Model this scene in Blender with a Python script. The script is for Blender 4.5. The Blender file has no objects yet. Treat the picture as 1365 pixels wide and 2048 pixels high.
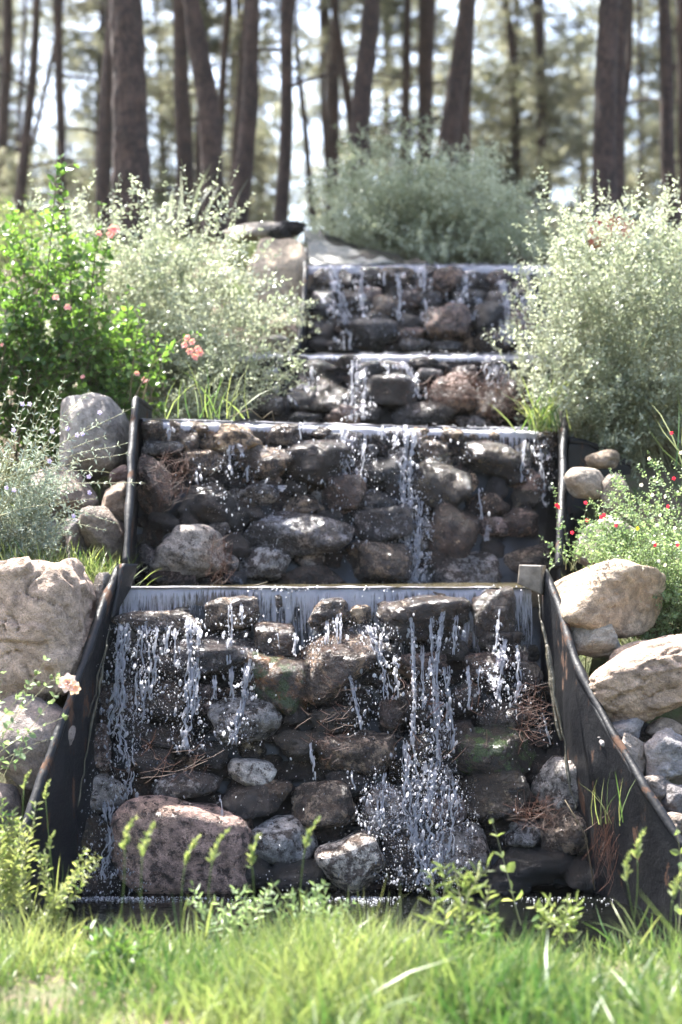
import bpy, math, random
import numpy as np
from mathutils import Vector, Matrix, noise as mn
random.seed(7)
rng = np.random.default_rng(11)
R = math.radians
scene = bpy.context.scene
col = scene.collection

# ------------------------------------------------------------------ camera, sky, sun, exposure
FP = 3240.0            # focal length in pixels of the 1365 x 2048 photograph
CX, HY, CZ = 682.5, 1095.0, 1.59
cam_d = bpy.data.cameras.new('camera')
cam = bpy.data.objects.new('camera', cam_d); col.objects.link(cam)
cam.location = (0, 0, CZ); cam.rotation_euler = (R(90), 0, 0)
cam_d.sensor_fit = 'VERTICAL'; cam_d.sensor_height = 36; cam_d.sensor_width = 24
cam_d.lens = FP * 36 / 2048; cam_d.shift_y = (HY - 1024) / 2048
cam_d.clip_start = 0.05; cam_d.clip_end = 3000
cam_d.dof.use_dof = True; cam_d.dof.focus_distance = 7.6; cam_d.dof.aperture_fstop = 1.25
scene.camera = cam

SUN_EL, SUN_AZ = R(63), R(-42)      # azimuth from +Y towards +X : the sun stands behind the pines, a little to the left
sdir = Vector((math.sin(SUN_AZ) * math.cos(SUN_EL), math.cos(SUN_AZ) * math.cos(SUN_EL), math.sin(SUN_EL)))
w = bpy.data.worlds.new('World'); scene.world = w; w.use_nodes = True
wn = w.node_tree.nodes; wl = w.node_tree.links
sky = wn.new('ShaderNodeTexSky'); sky.sky_type = 'NISHITA'; sky.sun_disc = False
sky.sun_elevation = SUN_EL; sky.sun_rotation = SUN_AZ
sky.air_density = 1.0; sky.dust_density = 4.0; sky.ozone_density = 1.0
bg = wn['Background']; wl.new(sky.outputs[0], bg.inputs[0]); bg.inputs[1].default_value = 0.115
sl = bpy.data.lights.new('sun', 'SUN'); sl.energy = 5.0; sl.angle = R(0.55); sl.color = (1.0, 0.97, 0.92)
so = bpy.data.objects.new('sun', sl); col.objects.link(so); so.location = (-10, 20, 30)
so.rotation_euler = sdir.to_track_quat('Z', 'Y').to_euler()
scene.view_settings.view_transform = 'Standard'; scene.view_settings.look = 'None'
scene.view_settings.gamma = 1; scene.view_settings.use_curve_mapping = False
scene.view_settings.exposure = 2.48
cy = scene.cycles
cy.max_bounces = 8; cy.diffuse_bounces = 3; cy.glossy_bounces = 3; cy.transmission_bounces = 6
cy.transparent_max_bounces = 12; cy.caustics_reflective = False; cy.caustics_refractive = False
cy.sample_clamp_indirect = 6; cy.use_denoising = True

def P(px, py, Y):
    return Vector(((px - CX) * Y / FP, Y, CZ - (py - HY) * Y / FP))

# ------------------------------------------------------------------ helpers
def tag(o, label=None, cat=None, group=None, kind=None):
    if label: o['label'] = label
    if cat: o['category'] = cat
    if group: o['group'] = group
    if kind: o['kind'] = kind
    return o
def empty(name, loc, label=None, cat=None, group=None):
    o = bpy.data.objects.new(name, None); col.objects.link(o); o.location = loc
    o.empty_display_size = 0.05
    return tag(o, label, cat, group)
def link(name, me, mat=None, parent=None, world=None):
    o = bpy.data.objects.new(name, me); col.objects.link(o)
    if mat is not None:
        if not me.materials: me.materials.append(mat)
        elif me.materials[0] != mat:
            o.material_slots[0].link = 'OBJECT'; o.material_slots[0].material = mat
    if world is not None: o.matrix_world = world
    if parent is not None:
        o.parent = parent
        o.matrix_parent_inverse = Matrix.Translation(-Vector(parent.location))
    return o
def mesh_np(name, V, F, tint=None, smooth=True):
    V = np.asarray(V, dtype=np.float32); F = np.asarray(F, dtype=np.int32)
    me = bpy.data.meshes.new(name); k = F.shape[1]
    me.vertices.add(len(V)); me.vertices.foreach_set('co', V.ravel())
    me.loops.add(F.size); me.loops.foreach_set('vertex_index', F.ravel())
    me.polygons.add(len(F)); me.polygons.foreach_set('loop_start', np.arange(0, F.size, k, dtype=np.int32))
    me.update(calc_edges=True)
    if smooth: me.polygons.foreach_set('use_smooth', np.ones(len(F), dtype=bool))
    if tint is not None:
        a = me.attributes.new('tint', 'FLOAT', 'POINT'); a.data.foreach_set('value', np.asarray(tint, dtype=np.float32))
    me.validate(); return me
class MB:
    """collects arrays of triangles"""
    def __init__(s): s.V = []; s.F = []; s.T = []; s.n = 0
    def add(s, V, F, t=0.5):
        V = np.asarray(V, dtype=np.float64); F = np.asarray(F, dtype=np.int64)
        if F.shape[1] == 4: F = np.vstack([F[:, [0, 1, 2]], F[:, [0, 2, 3]]])
        s.V.append(V); s.F.append(F + s.n); s.n += len(V)
        s.T.append(np.broadcast_to(np.asarray(t, dtype=np.float64), (len(V),)))
    def scatter(s, TV, TF, pos, Rm, sc, tint=None):
        """TV (k,3), pos (n,3), Rm (n,3,3) columns = local axes, sc (n,3)"""
        TV = np.asarray(TV, float); TF = np.asarray(TF, int); n = len(pos)
        if n == 0: return
        if TF.shape[1] == 4: TF = np.vstack([TF[:, [0, 1, 2]], TF[:, [0, 2, 3]]])
        L = TV[None] * sc[:, None, :]
        V = np.einsum('nij,nkj->nki', Rm, L) + pos[:, None, :]
        F = TF[None] + (np.arange(n) * len(TV))[:, None, None]
        if tint is None: tint = rng.random(n)
        s.add(V.reshape(-1, 3), F.reshape(-1, 3), np.repeat(tint, len(TV)))
    def tube(s, pts, rad, sides=6, t=0.5, cap=True):
        pts = np.asarray(pts, float); n = len(pts); rad = np.broadcast_to(np.asarray(rad, float), (n,))
        d = np.gradient(pts, axis=0); d /= np.linalg.norm(d, axis=1)[:, None] + 1e-9
        ref = np.array([0, 0, 1.0]) if abs(d[:, 2]).mean() < .8 else np.array([0, 1.0, 0])
        a = np.cross(d, ref); a /= np.linalg.norm(a, axis=1)[:, None] + 1e-9; b = np.cross(d, a)
        th = np.arange(sides) * 2 * math.pi / sides
        V = pts[:, None] + rad[:, None, None] * (np.cos(th)[None, :, None] * a[:, None] + np.sin(th)[None, :, None] * b[:, None])
        i = np.arange(n - 1)[:, None] * sides; j = np.arange(sides)[None]; j2 = (j + 1) % sides
        F = np.stack([i + j, i + j2, i + sides + j2, i + sides + j], -1).reshape(-1, 4)
        V = V.reshape(-1, 3); F = np.vstack([F[:, [0, 1, 2]], F[:, [0, 2, 3]]])
        if cap:
            V = np.vstack([V, pts[:1], pts[-1:]]); c0, c1 = n * sides, n * sides + 1
            jj = np.arange(sides); jn = (jj + 1) % sides
            F = np.vstack([F, np.stack([jn, jj, np.full(sides, c0)], 1), np.stack([(n - 1) * sides + jj, (n - 1) * sides + jn, np.full(sides, c1)], 1)])
        s.add(V, F, t)
    def build(s, name, mat, parent=None, kind=None, smooth=True):
        me = mesh_np(name, np.vstack(s.V), np.vstack(s.F), np.concatenate(s.T), smooth)
        o = link(name, me, mat, parent)
        if kind: o['kind'] = kind
        return o
def rots(fwd, up):
    """columns: side, fwd, normal"""
    f = fwd / (np.linalg.norm(fwd, axis=1)[:, None] + 1e-9)
    sd = np.cross(f, up); sd /= np.linalg.norm(sd, axis=1)[:, None] + 1e-9
    nn = np.cross(sd, f)
    return np.stack([sd, f, nn], -1)
def rdir(n, zb=0.0):
    v = rng.normal(size=(n, 3)); v[:, 2] += zb
    return v / np.linalg.norm(v, axis=1)[:, None]
def vn(p, sc=1.0, sd=0.0):
    return mn.noise(Vector((p[0] * sc + sd, p[1] * sc + sd * 1.7, p[2] * sc - sd)))
# cheap vectorised value noise for big arrays
_G = np.random.default_rng(5).random((64, 64, 64))
def vnoise(p, sc=1.0, off=0.0):
    q = np.asarray(p, float) * sc + off
    i = np.floor(q).astype(int); f = q - i; f = f * f * (3 - 2 * f)
    def g(a, b, c): return _G[(i[..., 0] + a) % 64, (i[..., 1] + b) % 64, (i[..., 2] + c) % 64]
    x0 = g(0,0,0)*(1-f[...,0])+g(1,0,0)*f[...,0]; x1 = g(0,1,0)*(1-f[...,0])+g(1,1,0)*f[...,0]
    x2 = g(0,0,1)*(1-f[...,0])+g(1,0,1)*f[...,0]; x3 = g(0,1,1)*(1-f[...,0])+g(1,1,1)*f[...,0]
    y0 = x0*(1-f[...,1])+x1*f[...,1]; y1 = x2*(1-f[...,1])+x3*f[...,1]
    return (y0*(1-f[...,2])+y1*f[...,2])*2-1
def fbm(p, sc, o=4, off=0.0):
    t = 0; a = 1.0
    for k in range(o): t = t + a * vnoise(p, sc * 2 ** k, off + 7.3 * k); a *= .5
    return t

# ------------------------------------------------------------------ materials
def new_mat(name):
    m = bpy.data.materials.new(name); m.use_nodes = True
    nt = m.node_tree; b = nt.nodes['Principled BSDF']
    return m, nt, b
def N(nt, t, **k):
    n = nt.nodes.new(t)
    for a, v in k.items(): setattr(n, a, v)
    return n
def noise_n(nt, scale, detail=5, rough=.6, coord='Object', vec=None):
    n = N(nt, 'ShaderNodeTexNoise'); n.inputs['Scale'].default_value = scale; n.inputs['Detail'].default_value = detail; n.inputs['Roughness'].default_value = rough
    if vec is None:
        tc = N(nt, 'ShaderNodeTexCoord'); vec = tc.outputs[coord]
    nt.links.new(vec, n.inputs['Vector']); return n
def ramp(nt, src, pts):
    r = N(nt, 'ShaderNodeValToRGB'); e = r.color_ramp.elements
    while len(e) < len(pts): e.new(0.5)
    for x, (p, c) in zip(e, pts):
        x.position = p; x.color = (c, c, c, 1) if isinstance(c, (int, float)) else (*c, 1)
    nt.links.new(src, r.inputs[0]); return r
def mixc(nt, a, b, fac, mode='MIX'):
    m = N(nt, 'ShaderNodeMix', data_type='RGBA', blend_type=mode)
    for s, v in ((m.inputs[6], a), (m.inputs[7], b), (m.inputs[0], fac)):
        if hasattr(v, 'links') or hasattr(v, 'is_output'): nt.links.new(v, s)
        elif isinstance(v, (int, float)): s.default_value = v
        else: s.default_value = (*v, 1)
    return m.outputs[2]
def mathn(nt, op, a, b=0.0, c=None, clamp=False):
    m = N(nt, 'ShaderNodeMath', operation=op, use_clamp=clamp)
    for s, v in zip(m.inputs, (a, b, c)):
        if v is None: continue
        if isinstance(v, (int, float)): s.default_value = v
        else: nt.links.new(v, s)
    return m.outputs[0]
def bump(nt, b, src, strength=.3, dist=.01, prev=None):
    n = N(nt, 'ShaderNodeBump'); n.inputs['Strength'].default_value = strength; n.inputs['Distance'].default_value = dist
    nt.links.new(src, n.inputs['Height'])
    if prev is not None: nt.links.new(prev, n.inputs['Normal'])
    if b is not None: nt.links.new(n.outputs[0], b.inputs['Normal'])
    return n.outputs[0]

def rock_material(name, moss=None, stain=None, speck=.8, blot=.75, vein=.55):
    """granite; the object's colour gives its tone, the object's alpha how much of it is wet (dark and glossy)"""
    m, nt, b = new_mat(name)
    oi = N(nt, 'ShaderNodeObjectInfo'); geo = N(nt, 'ShaderNodeNewGeometry')
    P0 = geo.outputs['Position']
    n1 = noise_n(nt, 9, 6, .65, vec=P0); n2 = noise_n(nt, 150, 3, .7, vec=P0); n3 = noise_n(nt, 26, 5, .7, vec=P0); n4 = noise_n(nt, 4.5, 4, .6, vec=P0)
    dark = mixc(nt, (0, 0, 0), oi.outputs['Color'], .50)
    warm = mixc(nt, oi.outputs['Color'], (.30, .20, .13), .45)
    c = mixc(nt, dark, oi.outputs['Color'], ramp(nt, n1.outputs['Fac'], [(.36, 0), (.56, 1)]).outputs[0])
    c = mixc(nt, c, warm, ramp(nt, n4.outputs['Fac'], [(.46, 0), (.64, 1)]).outputs[0])
    sp = ramp(nt, n2.outputs['Fac'], [(.36, .35), (.46, 1), (.57, 1), (.67, 1.7)])
    c = mixc(nt, c, sp.outputs[0], speck, 'MULTIPLY')
    sp3 = ramp(nt, n3.outputs['Fac'], [(.38, .40), (.52, 1.0), (.66, 1.45)])
    c = mixc(nt, c, sp3.outputs[0], blot, 'MULTIPLY')
    # veins / bands
    wv = N(nt, 'ShaderNodeTexWave'); wv.inputs['Scale'].default_value = 5; wv.inputs['Distortion'].default_value = 9; wv.inputs['Detail'].default_value = 3
    vm = N(nt, 'ShaderNodeMapping'); vm.inputs['Rotation'].default_value = (.5, .9, .3); nt.links.new(P0, vm.inputs[0]); nt.links.new(vm.outputs[0], wv.inputs['Vector'])
    c = mixc(nt, c, ramp(nt, wv.outputs['Fac'], [(.0, .70), (.35, 1), (.85, 1), (1, 1.3)]).outputs[0], vein, 'MULTIPLY')
    # wetness: patches, more of them on rocks with a high alpha
    nw = noise_n(nt, 17, 9, .78, vec=P0)
    wet = mathn(nt, 'ADD', nw.outputs['Fac'], mathn(nt, 'SUBTRACT', oi.outputs['Alpha'], .5))
    wet = ramp(nt, wet, [(.485, 0), (.535, 1)]).outputs[0]
    wetc = mixc(nt, c, (.185, .155, .142), 1.0, 'MULTIPLY')
    c = mixc(nt, c, wetc, wet)
    if stain:
        s = ramp(nt, noise_n(nt, 11, 6, .7, vec=P0).outputs['Fac'], [(.48, 0), (.66, .75)]).outputs[0]; c = mixc(nt, c, stain, s)
    if moss:
        s = ramp(nt, noise_n(nt, 14, 6, .7, vec=P0).outputs['Fac'], [(.50, 0), (.56, 1)]).outputs[0]
        s = mathn(nt, 'MULTIPLY', s, .8)
        mc = mixc(nt, moss, (.02, .05, .012), ramp(nt, n2.outputs['Fac'], [(.4, 0), (.6, 1)]).outputs[0])
        c = mixc(nt, c, mc, s)
    nt.links.new(c, b.inputs['Base Color'])
    rg = mathn(nt, 'SUBTRACT', .82, mathn(nt, 'MULTIPLY', wet, mathn(nt, 'ADD', .48, mathn(nt, 'MULTIPLY', n3.outputs['Fac'], .3))))
    nt.links.new(rg, b.inputs['Roughness'])
    b.inputs['Specular IOR Level'].default_value = .5
    nt.links.new(mathn(nt, 'MULTIPLY', wet, .9), b.inputs['Coat Weight']); b.inputs['Coat Roughness'].default_value = .06; b.inputs['Coat IOR'].default_value = 1.33
    h = mathn(nt, 'ADD', mathn(nt, 'MULTIPLY', n3.outputs['Fac'], 1.5), mathn(nt, 'MULTIPLY', n2.outputs['Fac'], .34))
    nn = bump(nt, b, h, 1.0, .028, bump(nt, None, n1.outputs['Fac'], .6, .05)); nt.links.new(nn, b.inputs['Coat Normal'])
    return m
M = {}
M['rock'] = rock_material('granite')
M['boulder'] = rock_material('boulder_granite', speck=.5, blot=.45, vein=.42)  # weaker specks, blotches and veins than the wall granite
M['moss_rock'] = rock_material('mossy_granite', moss=(.07, .12, .025))
M['rust_rock'] = rock_material('rust_and_moss_granite', moss=(.05, .08, .02), stain=(.26, .11, .03))

def foliage(name, c1, c2, trans=.45, rough=.45, tmul=(1.2, 1.15, .72), under=None, rand=True, coat=0.0):
    m, nt, b = new_mat(name)
    at = N(nt, 'ShaderNodeAttribute', attribute_name='tint')
    c = mixc(nt, c1, c2, at.outputs['Fac'])
    if under:
        g = N(nt, 'ShaderNodeNewGeometry'); c = mixc(nt, c, under, mathn(nt, 'MULTIPLY', g.outputs['Backfacing'], .6))
    nt.links.new(c, b.inputs['Base Color']); b.inputs['Roughness'].default_value = rough
    b.inputs['Specular IOR Level'].default_value = .5
    tr = N(nt, 'ShaderNodeBsdfTranslucent')
    tc = mixc(nt, c, tmul, 1.0, 'MULTIPLY'); nt.links.new(tc, tr.inputs[0])
    mx = N(nt, 'ShaderNodeMixShader'); mx.inputs[0].default_value = trans
    nt.links.new(b.outputs[0], mx.inputs[1]); nt.links.new(tr.outputs[0], mx.inputs[2])
    nt.links.new(mx.outputs[0], nt.nodes['Material Output'].inputs[0]); return m
M['silver_leaf'] = foliage('silver_leaf', (.21, .25, .175), (.56, .58, .48), .45, .34, (1.0, 1.02, .84))
M['sage_leaf'] = foliage('sage_leaf', (.25, .29, .19), (.60, .63, .50), .46, .4, (1.0, 1.02, .9))
M['grey_leaf'] = foliage('grey_leaf', (.22, .28, .24), (.46, .50, .43), .38, .45, (1.0, 1.02, .9))
M['green_leaf'] = foliage('green_leaf', (.045, .10, .028), (.17, .28, .075), .52, .35, (1.15, 1.2, .65))
M['salvia_leaf'] = foliage('salvia_leaf', (.13, .21, .09), (.32, .40, .23), .48, .45, (1.1, 1.15, .8))
M['grass'] = foliage('grass_blade', (.05, .12, .03), (.34, .36, .15), .50, .42, (1.1, 1.15, .8))
M['seed'] = foliage('seed_head', (.17, .24, .09), (.32, .36, .19), .5, .6)
M['needle'] = foliage('pine_needle', (.09, .105, .065), (.40, .39, .29), .52, .5, (1.05, 1.04, .9))
M['stem'] = foliage('plant_stem', (.16, .17, .08), (.28, .28, .16), .1, .6)
M['dark_stem'] = foliage('woody_stem', (.07, .05, .03), (.13, .10, .05), .0, .7)
M['dry_needle'] = foliage('dry_needle', (.035, .014, .010), (.13, .055, .032), .12, .5)
M['pink'] = foliage('pink_petal', (.82, .36, .36), (.88, .58, .54), .4, .6)
M['pale_pink'] = foliage('pale_pink_petal', (.85, .58, .52), (.90, .74, .68), .35, .6)
M['red'] = foliage('red_petal', (.75, .02, .06), (.80, .06, .14), .35, .6)
M['white'] = foliage('white_petal', (.80, .74, .80), (.88, .86, .88), .35, .6)
M['lavender'] = foliage('lavender_petal', (.36, .33, .72), (.48, .44, .80), .35, .6)
M['yellow'] = foliage('yellow_petal', (.80, .62, .03), (.85, .70, .08), .35, .6)

def bark_material():
    m, nt, b = new_mat('pine_bark')
    tc = N(nt, 'ShaderNodeTexCoord'); mp = N(nt, 'ShaderNodeMapping'); mp.inputs['Scale'].default_value = (1, 1, .45)
    nt.links.new(tc.outputs['Object'], mp.inputs[0])
    v = N(nt, 'ShaderNodeTexVoronoi', feature='DISTANCE_TO_EDGE'); v.inputs['Scale'].default_value = 22
    n = noise_n(nt, 9, 5, .7, vec=mp.outputs[0])
    dist = mixc(nt, mp.outputs[0], n.outputs['Color'], .12); nt.links.new(dist, v.inputs['Vector'])
    e = ramp(nt, v.outputs['Distance'], [(.0, 0), (.13, 1)])
    c = mixc(nt, (.018, .011, .009), (.062, .036, .028), e.outputs[0])
    c = mixc(nt, c, (.15, .09, .07), ramp(nt, noise_n(nt, 3, 4, .6).outputs['Fac'], [(.5, 0), (.75, .6)]).outputs[0])
    nt.links.new(c, b.inputs['Base Color']); b.inputs['Roughness'].default_value = .85
    bump(nt, b, e.outputs[0], .8, .03); return m
M['bark'] = bark_material()

def liner_material():
    m, nt, b = new_mat('black_liner')
    n = noise_n(nt, 7, 6, .7, coord='Object'); n2 = noise_n(nt, 45, 5, .7)
    tc = N(nt, 'ShaderNodeTexCoord'); mp = N(nt, 'ShaderNodeMapping'); mp.inputs['Scale'].default_value = (9, 9, 3.6); nt.links.new(tc.outputs['Object'], mp.inputs[0])
    n3 = noise_n(nt, 1.1, 6, .68, vec=mp.outputs[0])
    c = mixc(nt, (.0035, .004, .006), (.011, .011, .012), ramp(nt, n.outputs['Fac'], [(.42, 0), (.72, 1)]).outputs[0])
    mud = ramp(nt, n3.outputs['Fac'], [(.585, 0), (.62, 1)])
    c = mixc(nt, c, mixc(nt, (.035, .017, .011), (.12, .062, .036), n2.outputs['Fac']), mud.outputs[0])
    nt.links.new(c, b.inputs['Base Color'])
    nt.links.new(mathn(nt, 'ADD', mathn(nt, 'MULTIPLY', n2.outputs['Fac'], .3), mathn(nt, 'ADD', .38, mathn(nt, 'MULTIPLY', mud.outputs[0], .4))), b.inputs['Roughness'])
    b.inputs['Specular IOR Level'].default_value = .35
    bump(nt, b, n.outputs['Fac'], .35, .03); return m
M['liner'] = liner_material()
def simple(name, c, rough=.6, c2=None, scale=20, bs=.3):
    m, nt, b = new_mat(name)
    n = noise_n(nt, scale, 5, .65)
    nt.links.new(mixc(nt, c, c2 or tuple(x * .6 for x in c), ramp(nt, n.outputs['Fac'], [(.35, 0), (.65, 1)]).outputs[0]), b.inputs['Base Color'])
    b.inputs['Roughness'].default_value = rough; bump(nt, b, n.outputs['Fac'], bs, .02); return m
M['wet_liner'] = simple('wet_liner', (.004, .004, .004), .38, (.012, .010, .008), 11, .5)
M['board'] = simple('grey_board', (.20, .17, .14), .6, (.09, .075, .06), 18, .3)
M['scum'] = simple('algae_scale', (.09, .075, .045), .5, (.03, .03, .02), 22, .9)
M['sheet'] = simple('pale_sheet', (.26, .25, .22), .5, (.12, .12, .10), 14, .5)
M['soil'] = simple('soil', (.12, .085, .055), .9, (.06, .07, .03), 6, .9)
M['red_plastic'] = simple('red_plastic', (.55, .06, .03), .5, (.40, .05, .03))
M['black_plastic'] = simple('black_plastic', (.03, .03, .03), .45)

def water_surface(name, strength, scale, tint=(.02, .03, .03), trans=.6):
    m, nt, b = new_mat(name)
    b.inputs['Base Color'].default_value = (*tint, 1); b.inputs['Roughness'].default_value = .04
    b.inputs['IOR'].default_value = 1.33; b.inputs['Transmission Weight'].default_value = trans
    g = N(nt, 'ShaderNodeNewGeometry')
    a = noise_n(nt, scale, 4, .6, vec=g.outputs['Position']); c = noise_n(nt, scale * 4, 3, .6, vec=g.outputs['Position'])
    bump(nt, b, mathn(nt, 'ADD', a.outputs['Fac'], mathn(nt, 'MULTIPLY', c.outputs['Fac'], .5)), strength, .08); return m
M['pool'] = water_surface('pool_water', .07, 5, (.0025, .003, .0025), 0.0)
M['pond'] = water_surface('step_water', .35, 9, (.10, .085, .05), .3)
def curtain_material(name='water_curtain', scale=(60, 6, 5), lo=.42, hi=.60, tlf=.55, trn=.30):
    """thin falling sheet: clear and white streaks, from the water itself"""
    m, nt, b = new_mat(name)
    g = N(nt, 'ShaderNodeNewGeometry'); mp = N(nt, 'ShaderNodeMapping'); mp.inputs['Scale'].default_value = scale; nt.links.new(g.outputs['Position'], mp.inputs[0])
    n = noise_n(nt, 1.3, 5, .7, vec=mp.outputs[0]); at = N(nt, 'ShaderNodeAttribute', attribute_name='tint')
    b.inputs['Base Color'].default_value = (.88, .88, .98, 1); b.inputs['Roughness'].default_value = .10; b.inputs['IOR'].default_value = 1.33
    b.inputs['Transmission Weight'].default_value = trn
    bump(nt, b, n.outputs['Fac'], .7, .02)
    tl = N(nt, 'ShaderNodeBsdfTranslucent'); tl.inputs[0].default_value = (.90, .87, 1, 1)  # violet tint paints the reflected sky into the sheet
    m0 = N(nt, 'ShaderNodeMixShader'); m0.inputs[0].default_value = tlf; nt.links.new(b.outputs[0], m0.inputs[1]); nt.links.new(tl.outputs[0], m0.inputs[2])
    tr = N(nt, 'ShaderNodeBsdfTransparent'); mx = N(nt, 'ShaderNodeMixShader')
    f = ramp(nt, mathn(nt, 'ADD', n.outputs['Fac'], mathn(nt, 'SUBTRACT', at.outputs['Fac'], .5)), [(lo, .03), (hi, .96)])
    nt.links.new(f.outputs[0], mx.inputs[0]); nt.links.new(tr.outputs[0], mx.inputs[1]); nt.links.new(m0.outputs[0], mx.inputs[2])
    nt.links.new(mx.outputs[0], nt.nodes['Material Output'].inputs[0]); return m
M['curtain'] = curtain_material()
M['lace'] = curtain_material('water_lace', (34, 34, 13), .50, .60, .35, .8)
def drop_material():
    m, nt, b = new_mat('falling_drops')
    b.inputs['Base Color'].default_value = (.86, .89, 1, 1); b.inputs['Roughness'].default_value = .09; b.inputs['IOR'].default_value = 1.33; b.inputs['Transmission Weight'].default_value = .85
    tl = N(nt, 'ShaderNodeBsdfTranslucent'); tl.inputs[0].default_value = (.97, .97, 1, 1)
    at = N(nt, 'ShaderNodeAttribute', attribute_name='tint')
    m0 = N(nt, 'ShaderNodeMixShader'); nt.links.new(mathn(nt, 'MULTIPLY', at.outputs['Fac'], .85), m0.inputs[0])
    nt.links.new(b.outputs[0], m0.inputs[1]); nt.links.new(tl.outputs[0], m0.inputs[2]); nt.links.new(m0.outputs[0], nt.nodes['Material Output'].inputs[0]); return m
M['drop'] = drop_material()

# ------------------------------------------------------------------ the ground: one sheet with the pool basin, the stepped channel and the slope
SIDE = [(-60, .10), (5.75, .10), (6.1, .03), (6.5, -.25), (7.3, -.25), (7.55, .25), (8.2, 1.12), (9.4, 1.85), (11, 2.75), (13, 3.85), (15, 4.42), (18, 4.55), (60, 4.6), (3000, 4.6)]
CHAN = [(-60, .10), (5.75, .10), (6.1, .03), (6.5, -.3), (8.0, -.3), (8.3, 1.15), (9.3, 1.15), (9.9, 2.0), (10.5, 2.05), (10.75, 2.5), (11.9, 2.6), (12.15, 3.3), (12.9, 3.45), (13.4, 4.0), (15, 4.42), (18, 4.55), (60, 4.6), (3000, 4.6)]
OUTER = [(-60, .10), (7.2, .12), (7.55, .3), (8.2, 1.12), (9.4, 1.85), (11, 2.75), (13, 3.85), (15, 4.42), (18, 4.55), (60, 4.6), (3000, 4.6)]
EDGE = [(0, -1.6, 1.6), (7.0, -1.5, 1.52), (8.0, -1.12, .98), (8.6, -1.12, 1.15), (9.4, -1.18, 1.3), (10.4, -.75, 1.42), (11.8, -.28, 1.48), (13.5, -.3, 1.5), (3000, -.3, 1.5)]
def ip(tab, y, k=1): return np.interp(y, [t[0] for t in tab], [t[k] for t in tab])
def ground_z(x, y):
    x = np.asarray(x, float); y = np.asarray(y, float)
    l, r = ip(EDGE, y, 1), ip(EDGE, y, 2)
    out = np.maximum(l - x, x - r)
    f = np.clip((out - .02) / .22, 0, 1); f = f * f * (3 - 2 * f)
    z = ip(CHAN, y) * (1 - f) + ip(SIDE, y) * f
    g = np.clip((np.maximum(-1.9 - x, x - 3.2)) / .5, 0, 1); g = g * g * (3 - 2 * g)
    z = z * (1 - g) + ip(OUTER, y) * g
    p = np.stack([x, y, np.zeros_like(x)], -1)
    bumpy = np.clip((out + .1) / .4, 0, 1)
    return z + fbm(p, 1.3, 3) * .035 * np.where(y > 7.3, bumpy, 1) + np.clip((y - 16) / 20, 0, 1) * fbm(p, .2, 2, 3.) * .08
def axis(a, core0, core1, step, far, b):
    c = np.arange(core0, core1 + 1e-6, step)
    lo = core0 - np.geomspace(step, core0 - a, far)[::-1]; hi = core1 + np.geomspace(step, b - core1, far)
    return np.concatenate([lo, c, hi])
xs = axis(-400, -4.2, 4.6, .075, 18, 400); ys = axis(-400, 3.5, 15.5, .075, 18, 400)
XX, YY = np.meshgrid(xs, ys); ZZ = ground_z(XX, YY)
nx = len(xs); ii = (np.arange(len(ys) - 1)[:, None] * nx + np.arange(nx - 1)[None]).ravel()
gm = mesh_np('ground', np.stack([XX, YY, ZZ], -1).reshape(-1, 3), np.stack([ii, ii + 1, ii + nx + 1, ii + nx], -1))
gmat, nt, b = new_mat('earth_and_litter')
g = N(nt, 'ShaderNodeNewGeometry'); n1 = noise_n(nt, 3, 6, .7, vec=g.outputs['Position']); n2 = noise_n(nt, 40, 5, .7, vec=g.outputs['Position'])
c = mixc(nt, (.16, .115, .075), (.07, .055, .035), n2.outputs['Fac'])
c = mixc(nt, c, (.08, .11, .035), ramp(nt, n1.outputs['Fac'], [(.45, 0), (.6, .85)]).outputs[0])
nt.links.new(c, b.inputs['Base Color']); b.inputs['Roughness'].default_value = .95; bump(nt, b, n2.outputs['Fac'], .9, .03)
tag(link('ground', gm, gmat), kind='structure')

def water_sheet(name, pts, z, mat, n=40):
    """four plan corners (x,y) -> a gently rippled sheet"""
    u = np.linspace(0, 1, n); U, Vv = np.meshgrid(u, u)
    a, b_, c_, d = [np.array(p, float) for p in pts]
    xy = (a[None, None] * (1 - U[..., None]) + b_[None, None] * U[..., None]) * (1 - Vv[..., None]) + (d[None, None] * (1 - U[..., None]) + c_[None, None] * U[..., None]) * Vv[..., None]
    zz = z + .003 * vnoise(np.dstack([xy, np.zeros_like(U)]), 9)
    i = (np.arange(n - 1)[:, None] * n + np.arange(n - 1)[None]).ravel()
    me = mesh_np(name, np.dstack([xy, zz]).reshape(-1, 3), np.stack([i, i + 1, i + n + 1, i + n], -1))
    return tag(link(name, me, mat), kind='structure')
water_sheet('pool_water', [(-1.95, 5.9), (3.4, 5.9), (3.4, 7.62), (-1.95, 7.62)], 0.0, M['pool'], 120)

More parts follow.
